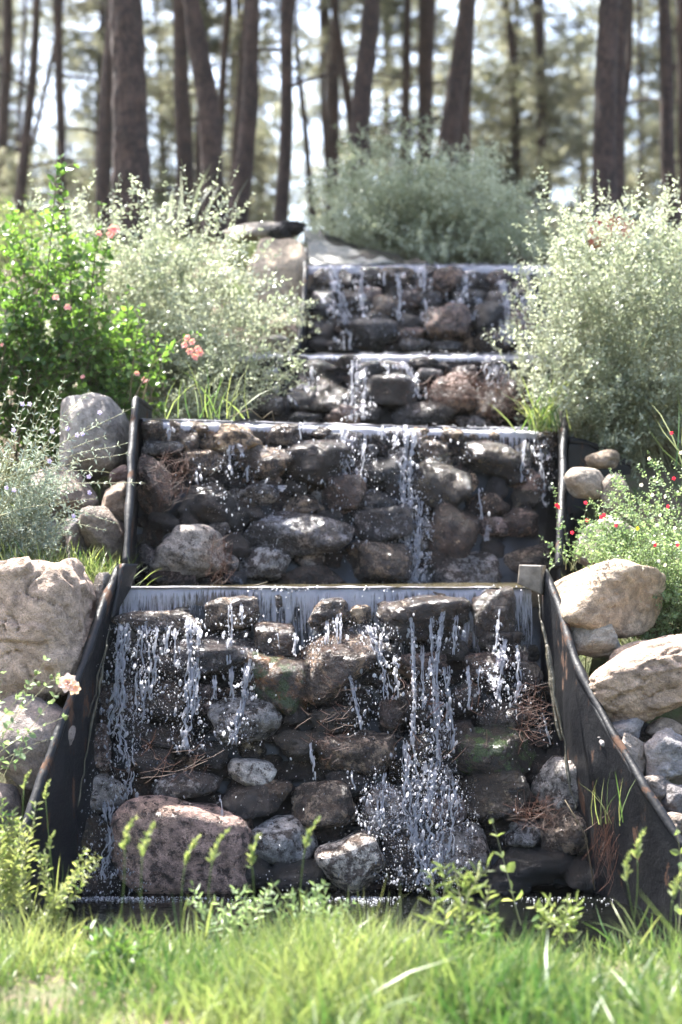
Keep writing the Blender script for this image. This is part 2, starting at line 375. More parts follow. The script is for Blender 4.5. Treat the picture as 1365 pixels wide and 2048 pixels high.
# ------------------------------------------------------------------ rocks
from mathutils.geometry import normal as _nrm
import bmesh
def ico(sub):
    bm = bmesh.new(); bmesh.ops.create_icosphere(bm, subdivisions=sub, radius=1)
    V = np.array([v.co[:] for v in bm.verts]); F = np.array([[v.index for v in f.verts] for f in bm.faces]); bm.free(); return V, F
ICO = {k: ico(k) for k in (1, 2, 3, 4, 5, 6)}
def rock_shape(seed, sub=4, planes=8, boxy=.5, rough=.03, crack=0.0):
    r = np.random.default_rng(seed); V, F = ICO[sub]; d = V / np.linalg.norm(V, axis=1)[:, None]
    q = 2 + boxy * 2.2
    rad = (np.abs(d) ** q).sum(1) ** (-1 / q)
    for k in range(planes):
        n = r.normal(size=3); n /= np.linalg.norm(n); dist = r.uniform(.66, .98)
        t = d @ n; lim = np.where(t > .05, dist / np.maximum(t, .05), 9)
        kk = 16.0
        rad = -np.log(np.exp(-kk * rad) + np.exp(-kk * np.minimum(lim, 3))) / kk
    off = seed * 3.1
    rad = rad * (1 + .10 * vnoise(d, 1.3, off) + rough * 2.0 * fbm(d, 3.0, 5, off))
    if crack:
        c = np.abs(fbm(d, 1.4, 3, off + 9)); rad -= crack * np.clip(1 - c / .05, 0, 1)
        st = fbm(d * np.array([.7, 1, 2.2]), 1.7, 2, off + 20); rad += crack * .9 * np.clip((st - .12) / .05, 0, 1)
    V = d * rad[:, None]
    lo, hi = V.min(0), V.max(0); V = (V - (lo + hi) / 2) / ((hi - lo) / 2)
    return V, F
ROCKS = []
for k in range(18):
    V, F = rock_shape(k + 1, 4, [9, 6, 12, 7][k % 4], [.3, .8, .5, .1][k % 4], [.03, .045, .06][k % 3])
    me = mesh_np('stone', V, F); me.materials.append(M['rock']); ROCKS.append(me)
FLAT = [0, 4, 8, 12, 16]
# tones: rgb + wetness
TONE = {'b': (.30, .21, .145, 0.58), 'd': (.15, .115, .095, 0.66), 'g': (.33, .30, .29, 0.54), 'l': (.46, .41, .38, .50), 't': (.46, .33, .22, 0.55),
        'r': (.33, .225, .19, 0.54), 'k': (.06, .05, .045, 0.69), 'o': (.21, .165, .10, 0.62), 'n': (.20, .20, .225, 0.57), 'p': (.62, .55, .49, .47)}
def add_rock(parent, px, py, w, h, Y, tone, ang=0, name='stone', depth=None, mat=None, k=None, push=0.0):
    s = Y / FP
    hw, hh = w * s / 2, h * s / 2
    dp = depth if depth else .5 * (min(w, h) * .75 + .25 * max(w, h)) * s * 1.15
    k = random.randrange(len(ROCKS)) if k is None else k
    o = bpy.data.objects.new(name, ROCKS[k]); col.objects.link(o)
    a = R(-ang) * 1.0
    rot = Matrix.Rotation(a, 4, 'Y') @ Matrix.Rotation(random.choice([0, math.pi]), 4, 'Z') @ Matrix.Rotation(random.choice([0, math.pi]) , 4, 'X')
    mw = Matrix.Translation(P(px, py, Y + push)) @ rot @ Matrix.Diagonal((hw * 1.04, dp, hh * 1.06, 1))
    o.matrix_world = mw
    t = TONE[tone]; j = random.uniform(.8, 1.25); v = random.uniform(.93, 1.07)
    o.color = (min(1, t[0] * j * v), min(1, t[1] * j), min(1, t[2] * j / v), t[3] + random.uniform(-.05, .05))
    if mat: o.material_slots[0].link = 'OBJECT'; o.material_slots[0].material = M[mat]
    if parent is not None:
        o.parent = parent; o.matrix_parent_inverse = Matrix.Translation(-parent.location)
    return o
def quadsheet(name, c4, mat, parent, n=(30, 24), amp=.015, thick=.012, freq=4, off=0.0, kind=None):
    """bumpy panel through four corners a-b (top) d-c (bottom), with thickness"""
    a, b_, c_, d = [np.array(p, float) for p in c4]
    U, W = np.meshgrid(np.linspace(0, 1, n[0]), np.linspace(0, 1, n[1]))
    U_, W_ = U[..., None], W[..., None]
    p = (a * (1 - U_) + b_ * U_) * (1 - W_) + (d * (1 - U_) + c_ * U_) * W_
    nr = np.cross(b_ - a, d - a); nr /= np.linalg.norm(nr)
    p = p + nr * (fbm(p, freq, 3, off) * amp)[..., None]
    q = p + nr * thick
    nn = n[0] * n[1]; V = np.vstack([p.reshape(-1, 3), q.reshape(-1, 3)])
    i = (np.arange(n[1] - 1)[:, None] * n[0] + np.arange(n[0] - 1)[None]).ravel()
    F1 = np.stack([i, i + n[0], i + n[0] + 1, i + 1], -1); F2 = F1[:, ::-1] + nn
    ring = list(range(n[0])) + [r * n[0] + n[0] - 1 for r in range(1, n[1])] + [(n[1] - 1) * n[0] + c for c in range(n[0] - 2, -1, -1)] + [r * n[0] for r in range(n[1] - 2, 0, -1)]
    ring = np.array(ring); rn = np.roll(ring, -1)
    F3 = np.stack([ring, rn, rn + nn, ring + nn], -1)
    me = mesh_np(name, V, np.vstack([F1, F2, F3])); return link(name, me, mat, parent)
def beam(name, a, b_, wy, hz, mat, parent, seg=24, wob=.003):
    """a long bevelled bar from a to b"""
    a, b_ = np.array(a, float), np.array(b_, float)
    prof = [(-1, -.8), (-.8, -1), (.8, -1), (1, -.8), (1, .8), (.8, 1), (-.8, 1), (-1, .8)]
    d = (b_ - a); d /= np.linalg.norm(d); sd = np.cross(d, [0, 0, 1.0]); sd /= np.linalg.norm(sd); up = np.cross(sd, d)
    V = []
    for k in range(seg + 1):
        c = a + (b_ - a) * k / seg
        for u, v in prof: V.append(c + sd * u * wy / 2 + up * (v * hz / 2 + wob * math.sin(k * 1.7)))
    F = []
    for k in range(seg):
        for j in range(8): F.append([k * 8 + j, k * 8 + (j + 1) % 8, k * 8 + 8 + (j + 1) % 8, k * 8 + 8 + j])
    F.append([7, 6, 5, 4]); F.append([3, 2, 1, 0]); F.append([7, 4, 3, 0]); e = seg * 8
    F += [[e + 4, e + 5, e + 6, e + 7], [e, e + 1, e + 2, e + 3], [e, e + 3, e + 4, e + 7]]
    return link(name, mesh_np(name, V, F, smooth=False), mat, parent)

class Tier:
    """one stone-faced drop: lip line (left/right), foot line, all in plan; Y of its face at a pixel"""
    def __init__(s, name, lab, lipL, lipR, zl, footL, footR, zf):
        s.L = Vector((*lipL, zl)); s.Rr = Vector((*lipR, zl)); s.FL = Vector((*footL, zf)); s.FR = Vector((*footR, zf)); s.zl, s.zf = zl, zf
        s.root = empty(name, (s.FL + s.FR) / 2, lab, 'stone wall', 'stone faced drops of the water cascade')
    def Yat(s, px, py):
        """intersection of the pixel ray with the face plane"""
        n = (s.Rr - s.L).cross(s.FL - s.L); o = Vector((0, 0, CZ)); d = Vector(((px - CX) / FP, 1, -(py - HY) / FP))
        return (s.L - o).dot(n) / d.dot(n)
    def rock(s, px, py, w, h, tone, ang=0, **k):
        Y = s.Yat(px, py); p = k.pop('push', 0)
        return add_rock(s.root, px, py, w, h, Y + p, tone, ang, **k)
T1 = Tier('stone_wall', 'lowest and tallest stone faced drop, nearest the pool, with streams splashing down it', (-1.13, 8.06), (.97, 8.06), 1.375, (-1.40, 7.45), (1.30, 7.45), -.15)
T2 = Tier('stone_wall', 'second stone faced drop from the bottom, between two black edged side boards', (-1.13, 8.97), (1.38, 9.77), 2.285, (-1.13, 8.62), (1.30, 9.12), 1.25)
T3 = Tier('stone_wall', 'third stone faced drop with a heap of red-brown pine needles on its right', (-.85, 10.43), (1.45, 10.43), 2.825, (-.85, 9.98), (1.45, 10.12), 2.15)
T4 = Tier('stone_wall', 'uppermost small cobble drop under the silvery green bush on the crest', (-.27, 11.83), (1.55, 11.83), 3.64, (-.45, 11.3), (1.5, 11.3), 2.7)
def backing(t, ext=.04, back=.10):
    up = Vector((0, back, 0))
    quadsheet('backing_liner', (t.L + up + Vector((-ext, 0, -.03)), t.Rr + up + Vector((ext, 0, -.03)), t.FR + up * 1.4 + Vector((ext, 0, 0)), t.FL + up * 1.4 + Vector((-ext, 0, 0))), M['wet_liner'], t.root, (50, 40), .03, .02, 5)
    beam('weir_board', t.L + Vector((-ext, .10, -.045)), t.Rr + Vector((ext, .10, -.045)), .05, .085, M['board'], t.root)
for t in (T1, T2, T3, T4): backing(t)

R1 = [(318,1250,165,52,'b',0),(363,1227,32,24,'d',0),(464,1225,106,60,'b',3),(557,1203,20,26,'b',0),(549,1281,76,68,'b',0),(656,1229,82,56,'b',12),(723,1232,46,40,'t',0),(853,1236,178,80,'b',3),(878,1193,30,18,'t',0),(989,1228,84,92,'b',5),
(420,1310,180,76,'n',5),(355,1330,120,70,'d',0),(553,1365,128,112,'RUST',0),(668,1322,170,100,'b',35),(709,1275,72,46,'n',22),(846,1333,92,52,'r',0),(975,1328,92,50,'r',0),(1000,1290,80,50,'d',0),(905,1300,60,44,'d',0),(770,1310,60,50,'d',0),
(330,1408,108,84,'d',0),(408,1406,46,66,'r',10),(492,1437,130,86,'g',8),(250,1412,96,86,'b',0),(190,1500,62,104,'r',5),(272,1470,80,60,'d',0),(680,1438,112,46,'o',3),(788,1425,62,54,'r',0),(605,1492,104,56,'o',-4),(712,1508,150,78,'b',8),(840,1405,96,70,'d',0),(900,1480,90,70,'d',0),(845,1500,70,60,'o',0),(590,1430,50,36,'d',0),
(1005,1432,92,50,'g',-3),(992,1500,148,92,'MOSS',2),(340,1482,86,58,'d',0),(420,1510,70,50,'k',0),(930,1400,66,60,'d',0),
(205,1586,98,66,'l',5),(375,1569,128,44,'g',4),(504,1544,88,46,'p',-8),(551,1583,64,42,'t',8),(498,1602,128,58,'d',5),(648,1606,120,84,'b',0),(776,1622,92,92,'g',0),(893,1622,74,60,'r',0),(990,1588,142,86,'o',3),(1122,1572,98,106,'l',-20),(1133,1665,104,92,'b',12),(1045,1670,64,44,'g',0),(300,1530,90,60,'d',0),(865,1560,80,60,'g',0),(700,1565,90,44,'k',0),
(364,1694,250,170,'RED',-5),(566,1681,122,80,'l',5),(702,1730,124,106,'p',14),(596,1748,110,60,'k',0),(188,1672,92,84,'o',0),(916,1706,116,98,'g',10),(815,1705,100,80,'d',0),(1062,1732,150,66,'k',0),(850,1768,150,36,'o',0),(1180,1748,90,60,'d',0),(170,1760,110,70,'d',0),(250,1770,60,50,'k',0),(520,1745,70,60,'k',0),(1000,1770,120,50,'k',0),(1060,1360,50,70,'k',10),(235,1300,40,60,'k',0)]
R2 = [(306,862,42,38,'b',0),(353,857,34,30,'b',0),(341,873,40,22,'t',0),(395,858,46,28,'t',0),(377,885,38,40,'t',0),(461,876,116,54,'t',-3),(567,871,66,40,'b',0),(325,896,78,28,'g',2),(404,925,82,44,'b',0),(528,925,112,60,'b',-6),(626,926,142,84,'d',-3),(308,968,70,112,'r',10),(414,1008,110,72,'d',3),(520,985,70,46,'g',0),(545,963,36,20,'r',0),(590,976,46,28,'d',0),(608,1010,76,38,'b',-3),(690,990,84,72,'r',0),(590,1068,214,82,'n',4),(330,1044,60,36,'d',-8),(376,1050,42,42,'d',30),(432,1062,56,30,'g',12),(374,1110,138,104,'l',6),(530,1128,96,62,'l',5),(470,1094,52,50,'d',20),(620,1121,54,28,'g',0),(610,1160,150,50,'b',4),(455,1126,42,42,'g',15),(470,1158,46,30,'n',0),(302,1118,36,58,'n',20),(345,1158,92,40,'r',5),(470,1040,60,40,'k',0),(505,1030,60,34,'d',0),(655,1040,60,40,'d',0),
(738,904,38,28,'n',-10),(755,946,84,66,'k',10),(840,870,38,30,'t',0),(866,897,54,42,'t',0),(902,870,50,30,'t',0),(943,879,30,20,'t',0),(981,876,46,22,'t',5),(982,918,114,66,'o',-3),(1091,878,48,36,'t',0),(1082,907,52,32,'b',15),(884,972,114,92,'o',-30),(944,966,28,34,'t',0),(994,976,44,40,'k',0),(752,1008,80,54,'n',10),(766,1044,118,72,'n',0),(973,1010,86,46,'b',3),(1052,1000,58,46,'o',0),(1060,960,60,50,'r',0),(902,1066,92,98,'b',-20),(850,1068,60,66,'g',0),(978,1056,72,44,'r',0),(1032,1050,84,60,'r',0),(752,1130,132,84,'b',0),(930,1148,134,74,'g',6),(1046,1130,100,66,'b',5),(985,1098,54,40,'k',0),(1092,1095,50,50,'g',0),(795,985,50,40,'d',0),(660,880,50,26,'d',0),(630,864,60,22,'b',0),(700,870,50,26,'d',0),(790,878,50,32,'n',0),(800,925,44,60,'g',0),(1040,915,44,50,'d',0),(1030,955,50,40,'b',0),(820,1015,50,50,'d',0),(870,1130,60,50,'d',0)]
R3 = [(592,724,46,26,'d',0),(660,792,86,64,'o',-6),(688,832,70,38,'r',0),(784,786,98,68,'d',-8),(786,738,68,30,'b',0),(848,727,54,24,'d',-5),(886,734,26,22,'d',0),(860,748,50,22,'g',0),(848,830,116,46,'n',3),(905,792,84,76,'r',25),(985,808,90,70,'b',10),(950,845,70,26,'n',0),(560,770,60,40,'d',0),(600,802,60,44,'d',0),(540,812,60,40,'g',0),(1060,745,44,40,'d',0),(1032,790,50,60,'k',0),(640,735,60,30,'d',0),(700,725,50,26,'d',0),(740,745,40,40,'k',0),(735,830,50,40,'k',0),(930,745,50,26,'r',0),(995,740,60,34,'d',0),(720,785,40,40,'d',0),(610,840,60,26,'n',0),(1070,800,50,60,'k',0),(540,735,60,34,'k',0)]
R4 = [(796,551,60,30,'b',0),(897,560,64,44,'r',0),(652,555,44,32,'g',0),(692,556,34,34,'d',0),(742,548,40,28,'b',0),(737,588,48,26,'r',0),(648,608,62,48,'d',0),(702,600,48,40,'d',0),(820,598,50,36,'r',0),(773,615,54,42,'b',0),(757,637,48,22,'o',-3),(700,645,50,30,'d',0),(747,668,92,52,'n',-4),(897,652,86,78,'r',20),(974,638,62,62,'k',0),(990,682,80,40,'b',0),(830,690,56,24,'g',-2),(892,692,60,18,'g',0),(822,645,52,40,'d',0),(822,668,56,30,'r',0),(640,660,50,40,'d',0),(650,690,60,30,'d',0),(945,560,50,30,'d',0),(1000,558,50,34,'r',0),(940,600,60,36,'k',0),(1000,600,46,30,'g',0),(860,600,44,30,'n',0),(1045,640,60,60,'r',0),(1040,590,50,50,'d',0),(1040,690,60,40,'d',0),(860,545,34,24,'d',0),(870,625,36,24,'d',0)]
def lay(t, lst, region, nfill, sz):
    for px, py, w, h, tone, a in lst:
        k = None; mat = None; T = tone
        if tone == 'RUST': T, mat = 'b', 'rust_rock'
        if tone == 'MOSS': T, mat = 'o', 'moss_rock'
        if tone == 'RED': T = 'r'
        if tone == 'RED':
            V, F = rock_shape(214, 5, 7, 1.1, .025, .02); ROCKS.append(mesh_np('stone', V, F)); ROCKS[-1].materials.append(M['rock']); k = len(ROCKS) - 1
        o = t.rock(px, py, w * 1.09, h * 1.10, T, a, mat=mat, k=k)
        if tone == 'RED': ROCKS.pop()
        if tone == 'RED': o.color = (.44, .285, .235, .48); o.scale[1] *= .7; o['label'] = 'large smooth reddish stone at the foot of the wall'
        if tone == 'RUST': o['label'] = 'rust orange stone with green moss on top'
        if tone == 'MOSS': o['label'] = 'flat stone covered in bright green moss'
        if tone == 'p' and w < 100: o['label'] = 'small pale bleached stone'
    got = [(a, b, c, d) for a, b, c, d, *_ in lst]
    x0, x1, y0, y1 = region; n = 0
    for _ in range(9000):
        if n >= nfill: break
        x, y = random.uniform(x0(y) if callable(x0) else x0, x1) if not callable(x0) else 0, random.uniform(y0, y1)
        if callable(x0): x = random.uniform(x0(y), x1(y))
        w = random.uniform(*sz); h = w * random.uniform(.5, .85)
        if any(((x - a) / ((c + w) * .34)) ** 2 + ((y - b) / ((d + h) * .34)) ** 2 < 1 for a, b, c, d in got): continue
        got.append((x, y, w, h)); n += 1
        t.rock(x, y, w * 1.2, h * 1.2, random.choice('ddkkobgdr'), random.uniform(-20, 20), push=.10)
lay(T1, R1, (lambda y: np.interp(y, [1190, 1780], [245, 110]), lambda y: np.interp(y, [1190, 1780], [1055, 1210]), 1240, 1785), 110, (34, 84))
lay(T2, R2, (lambda y: 285, lambda y: 1110, 875, 1160), 80, (24, 60))
lay(T3, R3, (lambda y: 520, lambda y: 1090, 725, 850), 44, (24, 50))
lay(T4, R4, (lambda y: 630, lambda y: 1075, 545, 700), 60, (22, 46))

# ------------------------------------------------------------------ side boards wrapped in black liner
def wing(name, label, top, foot, mat='liner', thick=.03, cap=None, n=(46, 40), amp=.02):
    """top: points (front -> back) of the upper edge, foot: the same along the ground"""
    root = empty(name, (Vector(foot[0]) + Vector(foot[-1])) / 2, label, 'side board', 'liner wrapped boards along the cascade')
    top = np.array([p[:] for p in top], float); foot = np.array([p[:] for p in foot], float)
    def res(a, m):
        s = np.r_[0, np.cumsum(np.linalg.norm(np.diff(a, axis=0), axis=1))]; q = np.linspace(0, s[-1], m)
        return np.stack([np.interp(q, s, a[:, k]) for k in range(3)], -1)
    A, B = res(top, n[0]), res(foot, n[0])
    W = np.linspace(0, 1, n[1])[:, None, None]; p = A[None] * (1 - W) + B[None] * W
    d = (A[-1] - A[0]); d[2] = 0; d /= np.linalg.norm(d); nr = np.array([d[1], -d[0], 0])
    p = p + nr * (fbm(p * np.array([1, 1, .35]), 4.5, 3, 4.) * amp * np.minimum(1, W[..., 0] * 5))[..., None]
    h = n[0] * n[1]; V = np.vstack([(p - nr * thick / 2).reshape(-1, 3), (p + nr * thick / 2).reshape(-1, 3)])
    i = (np.arange(n[1] - 1)[:, None] * n[0] + np.arange(n[0] - 1)[None]).ravel()
    F1 = np.stack([i, i + n[0], i + n[0] + 1, i + 1], -1); F2 = F1[:, ::-1] + h
    r0 = np.arange(n[0] - 1); e = [np.stack([r0, r0 + 1, r0 + 1 + h, r0 + h], -1)]
    c0 = np.arange(n[1] - 1) * n[0]; e.append(np.stack([c0, c0 + n[0], c0 + n[0] + h, c0 + h], -1)); c1 = c0 + n[0] - 1; e.append(np.stack([c1, c1 + n[0], c1 + n[0] + h, c1 + h], -1))
    link('board', mesh_np('board', V, np.vstack([F1, F2] + e)), M[mat], root)
    rim = MB(); q = A.copy(); q[:, 2] += .0; wob = fbm(q, 5, 3, 8.) * .006
    rim.tube(q + nr * wob[:, None], thick * (.72 + .18 * vnoise(q, 9)), 10); rim.build('rolled_rim', M[mat], root)
    return root
Vc = Vector
wr = wing('side_board', 'broad black liner wrapped board with brown mud scabs, right of the lowest drop',
     [P(1372, 1700, 6.85), P(1290, 1575, 7.05), P(1205, 1432, 7.35), P(1150, 1320, 7.6), P(1120, 1215, 7.82), P(1090, 1143, 8.0)],
     [(1.44, 6.85, -.25), (1.36, 7.05, -.25), (1.24, 7.35, -.25), (1.13, 7.6, -.25), (1.06, 7.82, -.25), (.99, 8.0, -.25)])
wl_ = wing('side_board', 'narrow black liner wrapped board, left of the lowest drop, rusty near its top',
     [P(30, 1720, 7.0), P(72, 1600, 7.15), P(118, 1460, 7.35), P(168, 1320, 7.6), P(205, 1215, 7.82), P(238, 1138, 8.02)],
     [(-1.37, 7.0, -.25), (-1.31, 7.15, -.25), (-1.235, 7.35, -.25), (-1.17, 7.6, -.25), (-1.13, 7.82, -.25), (-1.10, 8.02, -.25)])
# board ends standing beside the lip (grey, facing the water)
def block(name, c4, thick, mat, parent, amp=.004):
    return quadsheet(name, c4, mat, parent, (14, 14), amp, thick, 9)
block('board_end', (P(236, 1128, 7.99), P(263, 1129, 8.06), P(248, 1178, 8.06), P(212, 1240, 7.9)), -.05, M['liner'], wl_)
block('board_end', (P(1047, 1130, 8.05), P(1093, 1131, 7.98), P(1090, 1190, 7.98), P(1044, 1168, 8.05)), -.045, M['board'], wr)
sc = MB()
for x0, y0, x1, y1, YY_, rr in ((1076, 1190, 1120, 1480, 7.72, .03), (1092, 1290, 1150, 1620, 7.6, .024), (222, 1250, 165, 1480, 7.8, .02), (215, 1290, 150, 1640, 7.7, .025)):
    t = np.linspace(0, 1, 60); pts = np.array([P(x0 + (x1 - x0) * k, y0 + (y1 - y0) * k, YY_ - .25 * k)[:] for k in t]); pts[:, 0] += fbm(pts, 9, 3) * .012
    sc.tube(pts, rr * (.10 + .40 * np.abs(fbm(pts, 5, 3))), 6)
tag(sc.build('algae_crust', M['scum']), 'crust of ochre algae scale hanging along the inner edges of the lowest boards', 'algae', kind='stuff')
wing('side_board', 'thin blue-black liner edge beside the grey pointed boulder, left of the second drop',
     [P(252, 1128, 8.25), P(256, 1060, 8.35), P(262, 960, 8.55), P(266, 870, 8.75), P(271, 797, 8.95), P(300, 818, 9.25)],
     [(-1.125, 8.25, 1.0), (-1.13, 8.35, 1.0), (-1.14, 8.55, 1.0), (-1.145, 8.75, 1.0), (-1.15, 8.95, 1.0), (-1.10, 9.25, 1.0)], thick=.028, amp=.006)
w2 = wing('side_board', 'thin black liner edged board by the red and white flowers, right of the second drop',
     [P(1117, 1135, 8.75), P(1121, 1050, 8.9), P(1126, 960, 9.15), P(1128, 880, 9.45), P(1131, 826, 9.72)],
     [(1.19, 8.75, 1.0), (1.215, 8.9, 1.0), (1.26, 9.15, 1.0), (1.30, 9.45, 1.0), (1.34, 9.72, 1.0)], thick=.03, amp=.006)
block('board_end', (P(1119, 826, 9.74), P(1128, 825, 9.74), P(1128, 1100, 9.2), P(1116, 1100, 9.2)), -.02, M['board'], w2)
wing('side_board', 'black liner flap folded behind the second drop beside the round grey stone on the right',
     [P(1136, 880, 9.6), P(1170, 885, 9.65), P(1215, 905, 9.7), P(1260, 930, 9.75)], [(1.30, 9.6, .9), (1.42, 9.65, .9), (1.55, 9.7, .9), (1.7, 9.75, .9)], thick=.03)
wing('side_board', 'black liner strip beside the tall tan slab, left of the uppermost drop',
     [P(596, 705, 11.25), P(606, 620, 11.4), P(612, 540, 11.7), P(612, 500, 12.1)], [(-.40, 11.25, 2.5), (-.36, 11.4, 2.5), (-.31, 11.7, 2.5), (-.31, 12.1, 2.9)], thick=.028, amp=.012)

# top chute: pale wet sheet falling to the uppermost lip
ch = empty('feeder_chute', P(680, 520, 12.3), 'pale rippled sheet sloping down to the uppermost weir, wet streaks on it', 'chute')
quadsheet('sheet', (P(608, 455, 12.9), P(640, 470, 12.9), P(790, 528, 12.0), P(625, 530, 12.0)), M['sheet'], ch, (24, 24), .03, .03, 6)
quadsheet('sheet_edge', (P(636, 462, 12.95), P(760, 500, 12.95), P(860, 528, 12.05), P(700, 528, 12.05)), M['wet_liner'], ch, (24, 24), .05, .04, 5)
o = empty('liner_bundle', P(580, 455, 12.6), 'crumpled black liner bundled on the flat slab at the crest', 'liner')
V, F = rock_shape(77, 5, 4, .2, .10, .12); mw = Matrix.Translation(P(583, 456, 12.6)) @ Matrix.Diagonal((.12, .12, .06, 1))
link('crumpled_liner', mesh_np('crumpled_liner', V, F), M['liner'], o, mw)
V, F = rock_shape(78, 5, 4, .2, .12, .12)
link('crumpled_liner', mesh_np('crumpled_liner', V, F), M['liner'], o, Matrix.Translation(P(560, 466, 12.55)) @ Matrix.Diagonal((.10, .1, .05, 1)))

# ------------------------------------------------------------------ boulders beside the channel, each a thing
def boulder(px, py, w, h, Y, rgb, label, seed, ang=0, planes=9, boxy=.4, rough=.02, crack=.035, wet=.22, depth=None, sub=5, name='boulder'):
    V, F = rock_shape(seed, sub, planes, boxy, rough, crack)
    s = Y / FP; dp = depth or .5 * (w + h) / 2 * s * 1.05
    a = Matrix.Rotation(R(-ang), 4, 'Y')
    me = mesh_np(name, V * np.array([w * s / 2, dp, h * s / 2]), F)
    o = link(name, me, M['boulder'], None, Matrix.Translation(P(px, py, Y)) @ a)
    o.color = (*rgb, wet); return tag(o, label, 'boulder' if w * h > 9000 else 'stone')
tan, gry, pnk = (.48, .36, .27), (.40, .38, .38), (.66, .49, .38)
boulder(65, 1268, 258, 312, 7.85, pnk, 'huge rounded pinkish tan boulder left of the lowest drop, cracked across', 101, 0, 8, .65, .026, .075, .1, .32, 6)
boulder(52, 1478, 208, 176, 7.55, (.34, .28, .25), 'grey-brown boulder wedged below the huge pinkish boulder', 102, -15, 7, .5, .02, .02, .25)
boulder(-2, 1645, 92, 156, 7.35, (.30, .24, .21), 'round brown boulder at the left edge low beside the black board', 103, 0, 4, .2, .02, 0, .3)
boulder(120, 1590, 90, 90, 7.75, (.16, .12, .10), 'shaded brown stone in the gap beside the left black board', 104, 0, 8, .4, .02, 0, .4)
boulder(183, 869, 156, 172, 9.2, (.52, .46, .42), 'pointed smooth grey boulder beside the thin blue-black liner edge', 105, 25, 9, .35, .014, .01, .1, .22)
boulder(128, 985, 140, 110, 9.0, (.36, .29, .24), 'tan boulder under the pointed grey boulder, half behind silvery twigs', 106, 5, 8, .6, .02, .02, .2)
boulder(232, 1005, 68, 84, 8.8, (.38, .28, .21), 'squarish tan brown stone against the thin liner edge', 107, 10, 9, .6, .02, .02, .2)
boulder(208, 1070, 98, 122, 8.7, (.32, .26, .22), 'upright brown stone with a round knot beside the liner edge', 108, 8, 8, .6, .02, .03, .25)
boulder(243, 952, 46, 44, 8.9, (.20, .13, .12), 'small purple-brown stone tucked beside the liner edge', 109)
boulder(158, 1088, 60, 110, 8.75, (.24, .22, .24), 'dark grey slab standing between the two brown stones on the left', 110, 10, 9, .6, .03, .03, .3)
boulder(207, 1186, 44, 84, 8.05, (.46, .40, .34), 'small pale stone squeezed between the huge boulder and the left board', 111)
boulder(90, 1075, 120, 90, 8.9, (.34, .29, .25), 'low tan stone almost hidden by the silvery bush on the left', 112)
boulder(562, 562, 130, 186, 11.95, (.66, .52, .38), 'tall tan slab left of the uppermost drop', 113, 12, 9, .6, .015, .015, .05, .18)
boulder(565, 665, 80, 80, 11.4, (.34, .25, .18), 'brown stone below the tall tan slab', 114)
boulder(545, 690, 70, 40, 11.0, (.40, .37, .33), 'flat grey stone at the left end of the third weir', 124)
boulder(520, 466, 150, 34, 12.8, (.44, .38, .32), 'flat grey slab lying on the crest beside the crumpled liner', 115, 0, 9, .9, .012, 0, .05)
boulder(1218, 1196, 236, 158, 7.95, (.60, .45, .32), 'big tan boulder under the red and white flowers, dark underneath', 116, 6, 8, .6, .02, .012, .1, .3, 6)
boulder(1188, 1279, 102, 84, 7.75, (.42, .38, .32), 'angular pale grey stone below the big tan boulder', 117, 12, 10, .5, .02, .03, .1)
boulder(1300, 1358, 270, 160, 7.6, (.62, .45, .34), 'broad angular pinkish tan boulder at the right edge with a split face', 118, 10, 9, .7, .018, .06, .1, .28, 6)
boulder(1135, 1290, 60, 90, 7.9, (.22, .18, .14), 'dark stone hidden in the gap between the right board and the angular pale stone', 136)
boulder(1209, 1424, 34, 34, 7.45, (.52, .42, .32), 'small round tan pebble beside the rim of the right black board', 119, 0, 4, .2, .01, 0, .05)
boulder(1243, 1470, 104, 60, 7.4, (.42, .41, .42), 'blue-grey flat stone behind the rim of the right board', 120, 14, 12, 1.2, .03, .05)
boulder(1330, 1456, 74, 42, 7.45, (.48, .37, .28), 'small tan stone just beneath the broad angular boulder', 121, -5, 5, .4, .01, .01, .05)
boulder(1340, 1510, 110, 112, 7.3, (.42, .40, .41), 'blocky blue-grey stone at the right edge under the small tan stone', 142, 5, 12, 1.4, .03, .06, .15)
boulder(1262, 1512, 66, 84, 7.3, (.44, .40, .37), 'narrow grey stone leaning on the rim of the right board', 143, -20, 12, 1.2, .03, .05)
boulder(1310, 1575, 74, 52, 7.2, (.28, .26, .25), 'low grey stone lower on the rim of the right board', 125)
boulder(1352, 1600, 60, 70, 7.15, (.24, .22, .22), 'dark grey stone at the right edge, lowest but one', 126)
boulder(1345, 1650, 60, 50, 7.05, (.34, .27, .22), 'lowest brown stone at the right edge behind the board', 127)
boulder(1250, 1440, 40, 26, 7.5, (.42, .27, .20), 'tiny reddish stone behind the blue-grey flat stone', 128, sub=4)
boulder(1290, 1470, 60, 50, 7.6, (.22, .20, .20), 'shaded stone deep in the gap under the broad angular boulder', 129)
boulder(1171, 966, 84, 64, 9.0, (.40, .34, .28), 'rounded grey-brown stone right of the second drop, over a dark gap', 130, -8, 5, .3, .016, .01, .1)
boulder(1205, 918, 70, 40, 9.3, (.36, .28, .20), 'tan stone half buried under the large silvery bush on the right', 131)
boulder(1196, 1075, 74, 56, 8.7, (.34, .33, .34), 'grey stone in the dark gap behind the red flowers', 132)
boulder(1232, 1080, 90, 100, 8.5, (.48, .42, .36), 'pale mottled stone behind the big tan boulder', 133)
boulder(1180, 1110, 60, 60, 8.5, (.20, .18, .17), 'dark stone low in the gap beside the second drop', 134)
boulder(1225, 990, 60, 90, 9.0, (.28, .24, .20), 'brown stone standing next to the rounded grey-brown stone', 135)

